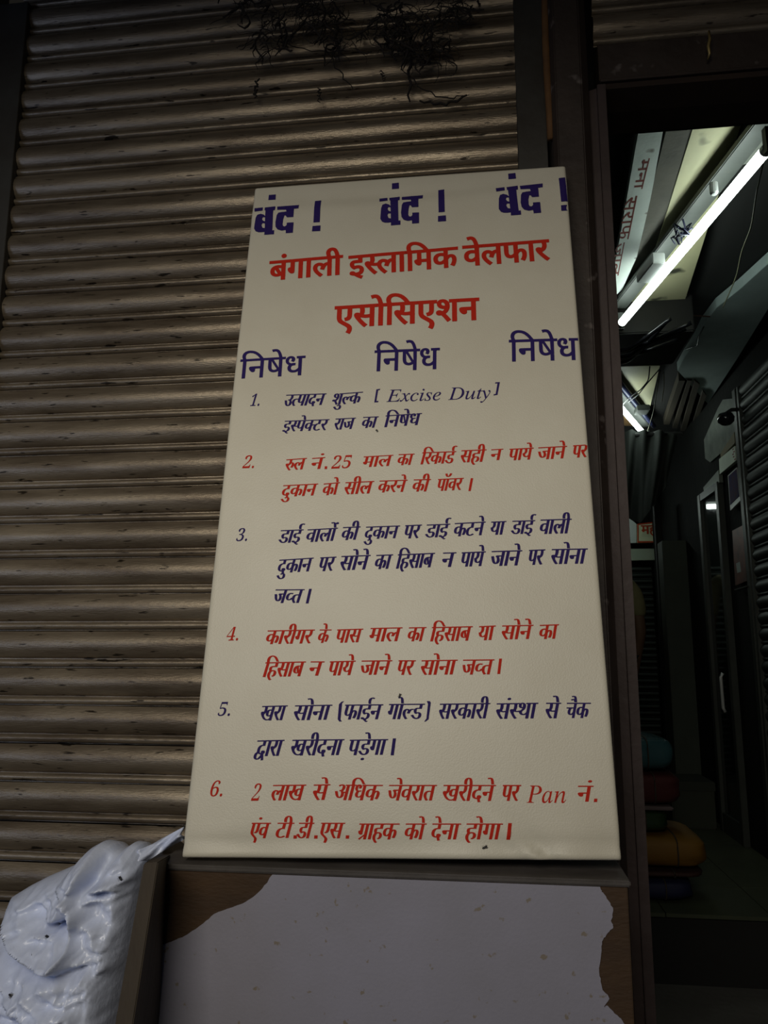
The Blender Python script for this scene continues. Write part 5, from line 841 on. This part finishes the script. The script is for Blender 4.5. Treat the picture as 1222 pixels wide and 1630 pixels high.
# beam and the black cable bundle across the passage
zbm = H+1.30
bmY0 = AZ(1030, 530, H+1.30).y; bmY1 = AZ(1030, 582, H+1.30).y
tag(MB().box((.277, bmY0, H+1.30), (AZ(1092, 548, H+1.30).x, bmY1, H+1.465)).build('ceiling_beam', mat('black_beam', (.015, .014, .012, 1), .6), bevel=.006), 'black soot-covered beam crossing the passage between the two tubes', 'beam')
gl_m = mat('glossy_black_cable', (.01, .01, .012, 1), .18)
for k in range(5):
    y0_, y1_ = rnd.uniform(555, 585), rnd.uniform(505, 540); x1_ = rnd.uniform(1060, 1100)
    wire('glossy black cable sagging below the soot-covered beam', [AZ(965, y0_+4, zbm-.03), AZ(1000, y0_, zbm-.05), AZ(1030, (y0_+y1_)/2+4, zbm-.06), AZ(x1_, y1_, zbm-.02)], .009, m=gl_m, name='cable')['group'] = 'cables under the beam'

# galvanised box duct
du_m = mat('galvanised_sheet', (.60, .70, .68, 1), .5, .1, (.36, .45, .43, 1), 5, .9, .001, 25, spots=(.40, .42, .36, 1), sscale=30, sth=.76)
dz = H+1.42
q = [AZ(x, y, dz) for x, y in ((1078,590),(1090,568),(1105,545),(1118,519),(1140,490),(1175,462),(1250,395),(1250,447),(1172,573),(1126,643))]
dt = thing('sheet_metal_duct', 'dented grey galvanised sheet duct hanging at the upper right of the passage', 'duct', tuple(AZ(1150, 540, dz)))
MB().prism(q, (0, 0, .045)).build('duct_body', du_m, dt, bevel=.0012)
wire('thin black wire lying against the sheet metal duct', [AZ(1120, 520, dz-.01), AZ(1112, 535, dz-.02), AZ(1110, 550, dz-.02), AZ(1100, 553, dz-.01), AZ(1090, 556, dz+.02)], .003)
# ribs beyond the duct
rib_m = mat('brown_ribbed_timber', (.06, .046, .028, 1), .7, 0, (.05, .04, .025, 1), 8, .8)
for k, pts in enumerate(([(1080,606),(1090,606),(1065,676),(1056,676)], [(1094,606),(1101,606),(1077,682),(1070,682)], [(1105,606),(1113,612),(1091,686),(1083,686)], [(1118,622),(1124,630),(1103,690),(1097,690)])):
    o = ceil_panel('ceiling_batten', pts, rib_m, ('leftmost', 'second', 'third', 'rightmost')[k]+' of four brown timber battens on the ceiling beyond the metal duct', z=H+1.41, th=.05, cat='batten', grp='ceiling battens beyond the duct')

# ============================================================ PASSAGE: RIGHT WALL
dslat = mat('dark_green_slat', (.032, .040, .035, 1), .55, .5, (.03, .035, .03, 1), 4, .9, .0005, 70)
rs = thing('side_rolling_shutter', 'dark closed rolling shutter along the right wall of the passage', 'shutter', (1.29, 2.9, plat_z))
smr = slat_mesh('slat', 2.26, 21, dslat, 20)
zz = H+1.32
while zz > .08:
    o = bpy.data.objects.new('slat', smr); COL.objects.link(o); o.parent = rs; o.matrix_parent_inverse = rs.matrix_world.inverted()
    o.location = (1.298, 3.94, zz); o.rotation_euler = (0, 0, -math.pi/2); zz -= PITCHS
gy = mat('grey_frame_metal', (.048, .055, .046, 1), .5, .3, (.028, .032, .027, 1), 8, .8)
MB().box((1.280, 3.935, .02), (1.302, 3.965, H+1.32)).build('guide_channel', gy, rs, bevel=.004)
MB().box((1.276, 3.970, .02), (1.302, 4.02, H+1.32)).build('guide_channel', gy, rs, bevel=.004)
def wall_quad(pts, X, th):
    q = [AX(x, y, X) for x, y in pts]; return MB().prism(q, (th, 0, 0))
fas = mat('pale_green_fascia', (.50, .56, .47, 1), .5, 0, (.38, .43, .35, 1), 6, .8)
f1 = thing('shop_fascia', 'pale shop fascia panel with faint red writing beside the side shutter', 'sign', tuple(AX(1157, 732, 1.28)))
wall_quad([(1144,731),(1169,710),(1171,733),(1145,755)], 1.275, .02).build('panel', fas, f1)
for (x, y) in ((1165, 715), (1166.5, 719), (1165, 723), (1166, 727), (1168, 731)):
    wall_quad([(x,y),(x+2.2,y-1.6),(x+2.6,y+.2),(x+.4,y+1.8)], 1.2742, .0006).build('lettering', fr_m, f1)
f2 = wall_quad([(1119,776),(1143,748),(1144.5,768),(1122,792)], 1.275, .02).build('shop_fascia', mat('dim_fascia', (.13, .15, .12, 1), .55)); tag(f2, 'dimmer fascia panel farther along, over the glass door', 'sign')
f3 = wall_quad([(1146,722),(1168,688),(1169,705),(1147,729)], 1.283, .015).build('ledge_board', mat('brown_ledge', (.12, .10, .05, 1), .7)); tag(f3, 'brown board slanting above the pale fascia', 'board')
pw = thing('wall_panel_grey', 'grey-green wall panel with a lamp fixed to it beside the shutter guide', 'panel', tuple(AX(1150, 660, 1.295)))
pw.name = 'wall_panel'
wall_quad([(1120,700),(1142,650),(1150,636),(1170,634),(1170,706),(1146,722),(1130,736),(1122,730)], 1.292, .008).build('sheet', mat('mottled_panel', (.13, .15, .12, 1), .7, 0, (.05, .06, .05, 1), 12, .7), pw)
cm = thing('dome_camera', 'black bracket lamp with a small bright glint above the fascia', 'lamp', tuple(AX(1156, 665, 1.25)))
cm.name = 'bracket_lamp'
p = AX(1155, 668, 1.22)
MB().tube([p+Vector((0,0,.035)), p+Vector((0,0,.03)), p+Vector((0,0,.01)), p+Vector((0,0,-.012)), p+Vector((0,0,-.026)), p+Vector((0,0,-.032))], [.012,.032,.042,.038,.022,.004], 16).build('shade', mat('gloss_black', (.012,.013,.014,1), .08), cm, smooth=True)
MB().tube([p+Vector((0,0,.03)), p+Vector((.03,0,.05)), p+Vector((.072,0,.05))], .010, 8).build('arm', black_m, cm, smooth=True)
pc = thing('framed_picture', 'small framed picture in dark blue with a white border under the fascia', 'picture', tuple(AX(1168, 780, 1.28)))
wall_quad([(1158,757),(1172,744),(1178,797),(1162,813)], 1.280, .012).build('frame', mat('white_picture_border', (.36, .38, .36, 1), .5), pc)
wall_quad([(1159,758),(1171.4,746.5),(1175.8,790),(1161.6,804)], 1.2785, .002).build('picture', mat('blue_print', (.012, .02, .09, 1), .7, 0, (.06, .02, .03, 1), 30, .7, spec=.08), pc)
# glass shop door with frame
gd = thing('glass_shop_door', 'tall dark glass shop door with metal stiles reflecting the tube light', 'door', tuple(AX(1135, 1200, 1.28)))
gm = bpy.data.materials.new('dark_shop_glass'); gm.use_nodes = True; g_ = gm.node_tree.nodes['Principled BSDF']; g_.inputs['Base Color'].default_value = (.010, .014, .012, 1); g_.inputs['Roughness'].default_value = .06; g_.inputs['Specular IOR Level'].default_value = .9
def wbox(y0, y1, z0, z1, x0, x1): return MB().box((x0, y0, z0), (x1, y1, z1))
yb = AX(1122, 900, 1.28).y; yf = AX(1152, 900, 1.28).y; zt = AX(1136, 778, 1.28).z
wbox(yf, yb, plat_z, zt, 1.286, 1.292).build('glass', gm, gd)
for y_ in (yf, yb): wbox(y_-.025, y_+.025, plat_z, zt+.02, 1.268, 1.300).build('stile', gy, gd, bevel=.003)
wbox(yf+.03, yb-.03, zt-.02, zt+.02, 1.270, 1.298).build('rail', gy, gd); wbox(yf+.03, yb-.03, plat_z, plat_z+.10, 1.270, 1.298).build('rail', gy, gd)
MB().tube([(1.255, yf+.08, H-.10), (1.245, yf+.08, H-.12), (1.245, yf+.08, H-.28), (1.255, yf+.08, H-.30)], .009, 8).build('handle', cap_m, gd, smooth=True)
po = thing('shop_poster', 'dim poster in orange-red with a white patch low beside the glass door', 'poster', tuple(AX(1172, 890, 1.28)))
wall_quad([(1165,845),(1182,836),(1188,925),(1170,932)], 1.286, .004).build('sheet', mat('orange_red_print', (.20, .05, .02, 1), .5, 0, (.05, .015, .01, 1), 9, .6), po)
wall_quad([(1171,897),(1177,894),(1179,910),(1173,912)], 1.2850, .001).build('patch', mat('pale_patch', (.35, .4, .38, 1), .4), po)
wall_quad([(1168,938),(1188,932),(1188,934),(1169,940)], 1.27, .02).build('shelf_edge', gy, po)
# pillar and dark door leaf further on
tag(MB().box((1.15, 5.2, plat_z), (1.30, 5.34, H+.72)).build('pillar', mat('green_grey_pillar', (.05, .062, .045, 1), .7, 0, (.03, .036, .027, 1), 5, .8), bevel=.004), 'dim green-grey pillar at the far right of the passage', 'pillar')
tag(MB().box((1.168, 5.45, plat_z), (1.215, 5.50, H+1.0)).build('door_leaf', black_m, bevel=.003), 'black upright door edge just before the far sign', 'door')
# far sign wall
YS = 6.2
sg = thing('far_shop_sign', 'white shop sign with red border and red Hindi letters at the passage end', 'sign', tuple(AY(1032, 848, YS)))
def yq(pts, Y, th): return MB().prism([AY(x, y, Y) for x, y in pts], (0, th, 0))
yq([(1014,834),(1060,828),(1061,863),(1014,864)], YS-.02, .02).build('board', mat('cream_signboard', (.66, .70, .46, 1), .5), sg)
rb = mat('sign_red', (.50, .05, .01, 1), .5)
for pts in ([(1014,834),(1060,828),(1060,830),(1014,836)], [(1014,861.5),(1061,861),(1061,863),(1014,864)], [(1014,836.2),(1016,836),(1016,861),(1014,861.2)]): yq(pts, YS-.022, .0015).build('border', rb, sg)
gl, adv = EXTRA['sign']; a = AY(1020, 836.5, YS-.022); hh = AY(1020, 836.5, YS-.022).z-AY(1020, 850, YS-.022).z; k = hh/622; b = MB()
for g, gx, gy_ in gl:
    V2, T = fill([offset(ct, 26, 14) for ct in contours(g)])
    b.add([(a.x+(gx+p.x)*k*.93, YS-.0225, a.z+(p.y+gy_-622)*k) for p in V2], T)
b.build('lettering', rb, sg)
wm_ = mat('white_wall_panel', (.50, .55, .52, 1), .6)
tag(yq([(975,812),(995,819),(1012.5,834),(1012.5,864),(975,865)], YS-.01, .03).build('wall_panel', wm_), 'white panel left of the far red-lettered sign', 'panel')
tag(yq([(975,874),(1062,873),(1062,891),(975,892.5)], YS-.03, .04).build('wall_panel', mat('pale_green_panel', (.34, .40, .30, 1), .6)), 'pale green panel under the far red-lettered sign', 'panel')
bs = thing('far_rolling_shutter', 'dim rolling shutter at the passage end behind the standing person', 'shutter', (.9, 6.2, plat_z))
bsm = slat_mesh('slat', .98, 31, dslat, 10); zz = AY(1020, 903, YS).z
while zz > plat_z+.07:
    o = bpy.data.objects.new('slat', bsm); COL.objects.link(o); o.parent = bs; o.matrix_parent_inverse = bs.matrix_world.inverted(); o.location = (.30, YS, zz); zz -= PITCHS*.62
    o.scale = (1, 1, .62)

tube3 = glow('added_far_tube', (.86, 1.0, .93, 1), 19.0)
G_ = AX(1146, 806, 1.286); t_ = 5.9/G_.y; lx = 2.572-1.286*t_; lz = H+(G_.z-H)*t_
ft = thing('tube_light', 'added tube light for the far sign, hidden by the post, mirrored in the glass door', 'light', (lx-.2, 5.9, lz))  # extra lamp added out of view behind the post to brighten the far sign
MB().tube([(lx-.5+.12*k, 5.9, lz) for k in range(6)], .016, 12).build('tube', tube3, ft, smooth=True)
MB().box((lx-.53, 5.88, lz+.03), (lx+.13, 5.93, lz+.05)).build('batten', bat_m, ft)
for x_ in (lx-.515, lx+.115): MB().box((x_-.013, 5.885, lz-.02), (x_+.013, 5.915, lz+.029)).build('lamp_holder', bat_m, ft)
for x_ in (lx-.4, lx): MB().tube([(x_, 5.905, lz+.05), (x_, 5.905, (lz+H+1.5)/2), (x_, 5.905, H+1.469)], .004, 6).build('drop_rod', black_m, ft)
# ============================================================ HANGING TARPAULIN
tp = MB(); nI, nJ = 24, 20
cl = mat('dark_green_canvas', (.015, .019, .016, 1), .8, 0, (.02, .025, .02, 1), 6, .8)
for j in range(nJ+1):
    for i in range(nI+1):
        s_, t_ = i/nI, j/nJ
        topx, topy = 965+s_*115, 695-10*math.sin(s_*3)
        botx, boty = 965+s_*95, (775+(835-775)*min(1, s_/.55) if s_ < .55 else 835-(s_-.55)/.45*60)
        p = AY(topx+(botx-topx)*t_, topy+(boty-topy)*t_, 4.6); p.y += .05*math.sin(s_*14+t_*2)*(.3+.7*t_)+.03*math.sin(s_*31+1); tp.v.append(p)
N_ = len(tp.v); tp.v += [p+Vector((0, .012, 0)) for p in tp.v[:N_]]
for j in range(nJ):
    for i in range(nI):
        a = j*(nI+1)+i; q = (a, a+1, a+nI+2, a+nI+1); tp.f += [q, tuple(k+N_ for k in reversed(q))]
tag(tp.build('hanging_tarpaulin', cl, smooth=True), 'dark green folded tarpaulin hanging from the ceiling past the farther tube', 'tarpaulin')
tag(MB().tube([AY(960, 694, 4.62), AY(1085, 690, 4.62)], .012, 8).build('hanging_rod', black_m), 'black rod from which the tarpaulin hangs', 'rod')

# ============================================================ PERSON (seen from behind, mostly hidden by the post)
def person():
    P = thing('person', 'person in a khaki shirt standing at the passage end, half hidden by the post', 'person', (.80, 5.55, plat_z))
    def skin(name, verts, edges, radii, m, root=0, sub=2):
        me = bpy.data.meshes.new(name); me.from_pydata(verts, edges, []); o = bpy.data.objects.new(name, me); COL.objects.link(o)
        sk = o.modifiers.new('skin', 'SKIN'); sk.use_smooth_shade = True
        for i, r in enumerate(radii): me.skin_vertices[0].data[i].radius = r if isinstance(r, tuple) else (r, r)
        me.skin_vertices[0].data[root].use_root = True
        o.modifiers.new('sub', 'SUBSURF').levels = sub; o.modifiers['sub'].render_levels = sub
        bpy.context.view_layer.update(); dg = bpy.context.evaluated_depsgraph_get(); me2 = bpy.data.meshes.new_from_object(o.evaluated_get(dg)); bpy.data.objects.remove(o)
        me2.materials.clear(); me2.materials.append(m)
        o = bpy.data.objects.new(name, me2); COL.objects.link(o); o.parent = P; return o
    sk_m = mat('skin', (.20, .11, .065, 1), .6, sss=.1); sh_m = mat('khaki_shirt', (.34, .31, .15, 1), .85, 0, (.24, .21, .10, 1), 9, .8); tr_m = mat('dark_trousers', (.018, .018, .022, 1), .9); hr_m = mat('black_hair', (.01, .009, .008, 1), .6)
    # body: legs, torso, neck and head, arms, hands in one surface (front faces +y, away from the camera)
    v = [(0,0,.92),(0,0,1.10),(0,0,1.30),(0,.0,1.43),(0,.01,1.52),(0,.03,1.60),(0,.03,1.70),
         (.10,0,.86),(.11,.01,.48),(.12,-.02,.09),(.13,.10,.035),(-.10,0,.86),(-.11,.01,.48),(-.12,-.02,.09),(-.13,.10,.035),
         (.17,0,1.41),(.235,.0,1.36),(.265,-.02,1.10),(.25,.06,.87),(.245,.09,.80),(-.17,0,1.41),(-.235,0,1.36),(-.265,-.02,1.10),(-.25,.06,.87),(-.245,.09,.80)]
    e = [(0,1),(1,2),(2,3),(3,4),(4,5),(5,6),(0,7),(7,8),(8,9),(9,10),(0,11),(11,12),(12,13),(13,14),(3,15),(15,16),(16,17),(17,18),(18,19),(3,20),(20,21),(21,22),(22,23),(23,24)]
    r = [(.15,.10),(.14,.10),(.16,.105),(.10,.08),(.052,.055),(.078,.095),(.07,.08),.085,.058,.042,.038,.085,.058,.042,.038,.06,.055,.042,.032,.036,.06,.055,.042,.032,.036]
    skin('body', v, e, r, sk_m)
    for sx_ in (1, -1):                        # fingers
        for k, (dx, L) in enumerate(((-.024, .062), (-.008, .072), (.008, .068), (.024, .055))):
            b0 = Vector((sx_*.245+dx*.3, .10+dx, .785)); skin('finger', [tuple(b0), tuple(b0+Vector((0, .006, -L*.5))), tuple(b0+Vector((0, .018, -L)))], [(0,1),(1,2)], [.009,.0085,.007], sk_m, 0, 1)
        b0 = Vector((sx_*.225, .125, .82)); skin('thumb', [tuple(b0), tuple(b0+Vector((-sx_*.012, .022, -.022))), tuple(b0+Vector((-sx_*.014, .030, -.05)))], [(0,1),(1,2)], [.011,.010,.008], sk_m, 0, 1)
    skin('shirt', [(0,0,.88),(0,0,1.10),(0,0,1.30),(0,0,1.42),(.17,0,1.42),(.24,0,1.365),(.262,-.01,1.18),(-.17,0,1.42),(-.24,0,1.365),(-.262,-.01,1.18)],
         [(0,1),(1,2),(2,3),(3,4),(4,5),(5,6),(3,7),(7,8),(8,9)], [(.185,.125),(.172,.122),(.188,.128),(.12,.095),.075,.070,.062,.075,.070,.062], sh_m)
    skin('trousers', [(0,0,.93),(.10,0,.86),(.11,.01,.48),(.12,-.02,.12),(-.10,0,.86),(-.11,.01,.48),(-.12,-.02,.12)], [(0,1),(1,2),(2,3),(0,4),(4,5),(5,6)], [(.165,.115),.105,.078,.068,.105,.078,.068], tr_m)
    skin('hair', [(0,-.008,1.62),(0,0,1.70),(0,.02,1.745)], [(0,1),(1,2)], [(.070,.070),(.083,.090),(.06,.065)], hr_m)
    for sx_ in (1, -1): MB().tube([(sx_*.078,.03,1.60),(sx_*.088,.03,1.63),(sx_*.083,.03,1.66)], [.008,.014,.008], 8).build('ear', sk_m, None, smooth=True).parent = P
    # face: nose, lips, eyes
    MB().tube([(0,.118,1.655),(0,.134,1.63),(0,.130,1.615)], [.006,.011,.008], 8).build('nose', sk_m, None, smooth=True).parent = P
    MB().tube([(-.024,.112,1.585),(0,.122,1.583),(.024,.112,1.585)], [.003,.007,.003], 8).build('lips', mat('lips', (.15, .05, .04, 1), .5), None, smooth=True).parent = P
    for sx_ in (1, -1): MB().tube([(sx_*.030-.012,.104,1.655),(sx_*.030,.112,1.655),(sx_*.030+.012,.104,1.655)], [.003,.007,.003], 8).build('eye', mat('eye', (.3, .3, .3, 1), .2), None, smooth=True).parent = P
    P.rotation_euler = (0, 0, .25)
person()

# ============================================================ BUNDLES ON THE PLATFORM
def bundle(name, label, x0, x1, y0, y1, z0, z1, m, seed, wrap=None):
    z0 += .004; z1 -= .004
    b = MB(); n_ = 18; cx, cy, cz_ = (x0+x1)/2, (y0+y1)/2, (z0+z1)/2
    for j in range(n_+1):
        for i in range(2*n_):
            th = 2*math.pi*i/(2*n_); ph = math.pi*j/n_-math.pi/2
            def se(c, e): return math.copysign(abs(c)**e, c)
            p = Vector((se(math.cos(ph), .35)*se(math.cos(th), .35), se(math.cos(ph), .35)*se(math.sin(th), .35), se(math.sin(ph), .55)))
            d = 1+.05*noise.noise(p*2.2+Vector((seed, 0, 0)))+.025*(1-2*abs(noise.noise(p*5+Vector((0, seed, 0)))))
            b.v.append((cx+p.x*d*(x1-x0)/2.1, cy+p.y*d*(y1-y0)/2.1, cz_+p.z*(z1-z0)/2*(1+.0*d)))
    for j in range(n_):
        for i in range(2*n_): a = j*2*n_+i; c = j*2*n_+(i+1) % (2*n_); b.f.append((a, c, c+2*n_, a+2*n_))
    t = thing(name, label, 'bundle', (cx, cy, z0))
    b.build('cloth', m, t, smooth=True)
    for k in (-1, 1):
        xx = cx+k*(x1-x0)*.2; hw = (y1-y0)/2*1.0; hz = (z1-z0)/2*1.012
        pth = [(xx, cy+hw*math.copysign(abs(math.cos(a))**.35, math.cos(a)), cz_+hz*math.copysign(abs(math.sin(a))**.55, math.sin(a))) for a in [2*math.pi*q/28 for q in range(29)]]
        MB().tube(pth, .003, 5, cap=False).build('string', mat('jute', (.04, .03, .02, 1), .9) if 'jute' not in MATS else MATS['jute'], t, smooth=True)
    return t
ZB = lambda py: AY(1060, py, 3.45).z
bx = AY(1060, 1300, 3.45).x
z = [plat_z, ZB(1402), ZB(1376), ZB(1322), ZB(1284), ZB(1226), ZB(1171)]
z[1] = max(z[1], plat_z+.09)
bundle('cloth_bundle', 'dark blue cloth bundle at the bottom of the stack in the passage', .40, .80, 3.36, 3.75, z[0], z[1], mat('navy_cloth', (.005, .008, .04, 1), .7), 1)
bundle('cloth_bundle', 'thin dark maroon bundle between the blue and yellow ones', .42, .84, 3.35, 3.75, z[1], z[2], mat('maroon_cloth', (.03, .008, .004, 1), .8), 2)
bundle('cloth_bundle', 'mustard yellow bundle near the bottom of the stack', .42, .86, 3.34, 3.76, z[2], z[3], mat('mustard_cloth', (.15, .070, .002, 1), .7), 3)
bundle('cloth_bundle', 'green plastic-wrapped bundle in the middle of the stack', .38, .72, 3.36, 3.74, z[3], z[4], mat('green_wrap', (.018, .036, .014, 1), .25), 4)
bundle('cloth_bundle', 'dark red bundle with a pale edge second from the top', .38, .78, 3.36, 3.74, z[4]+.010, z[5], mat('red_cloth', (.05, .004, .003, 1), .8), 5)
bundle('cloth_bundle', 'teal plastic-wrapped bundle on top of the stack', .36, .76, 3.36, 3.74, z[5], z[6], mat('teal_wrap', (.03, .075, .085, 1), .2), 6)
tag(MB().box((.36, 3.38, z[4]-.003), (.73, 3.72, z[4]+.011)).build('folded_sheet', mat('pale_cloth', (.12, .09, .09, 1), .8), bevel=.005), 'thin pale folded sheet under the dark red bundle', 'cloth')
b_ = AZ(1128, 1210, plat_z)
cb = thing('carton', 'small dim carton standing behind the stack of bundles', 'box', (1.13, 4.9, plat_z))
MB().box((1.02, 4.75, plat_z), (1.25, 5.05, plat_z+.24)).build('box', mat('dim_carton', (.03, .034, .022, 1), .8), cb, bevel=.006)
MB().box((1.015, 4.745, plat_z+.20), (1.255, 5.055, plat_z+.25)).build('lid', mat('dim_carton_lid', (.026, .03, .02, 1), .8), cb, bevel=.004)
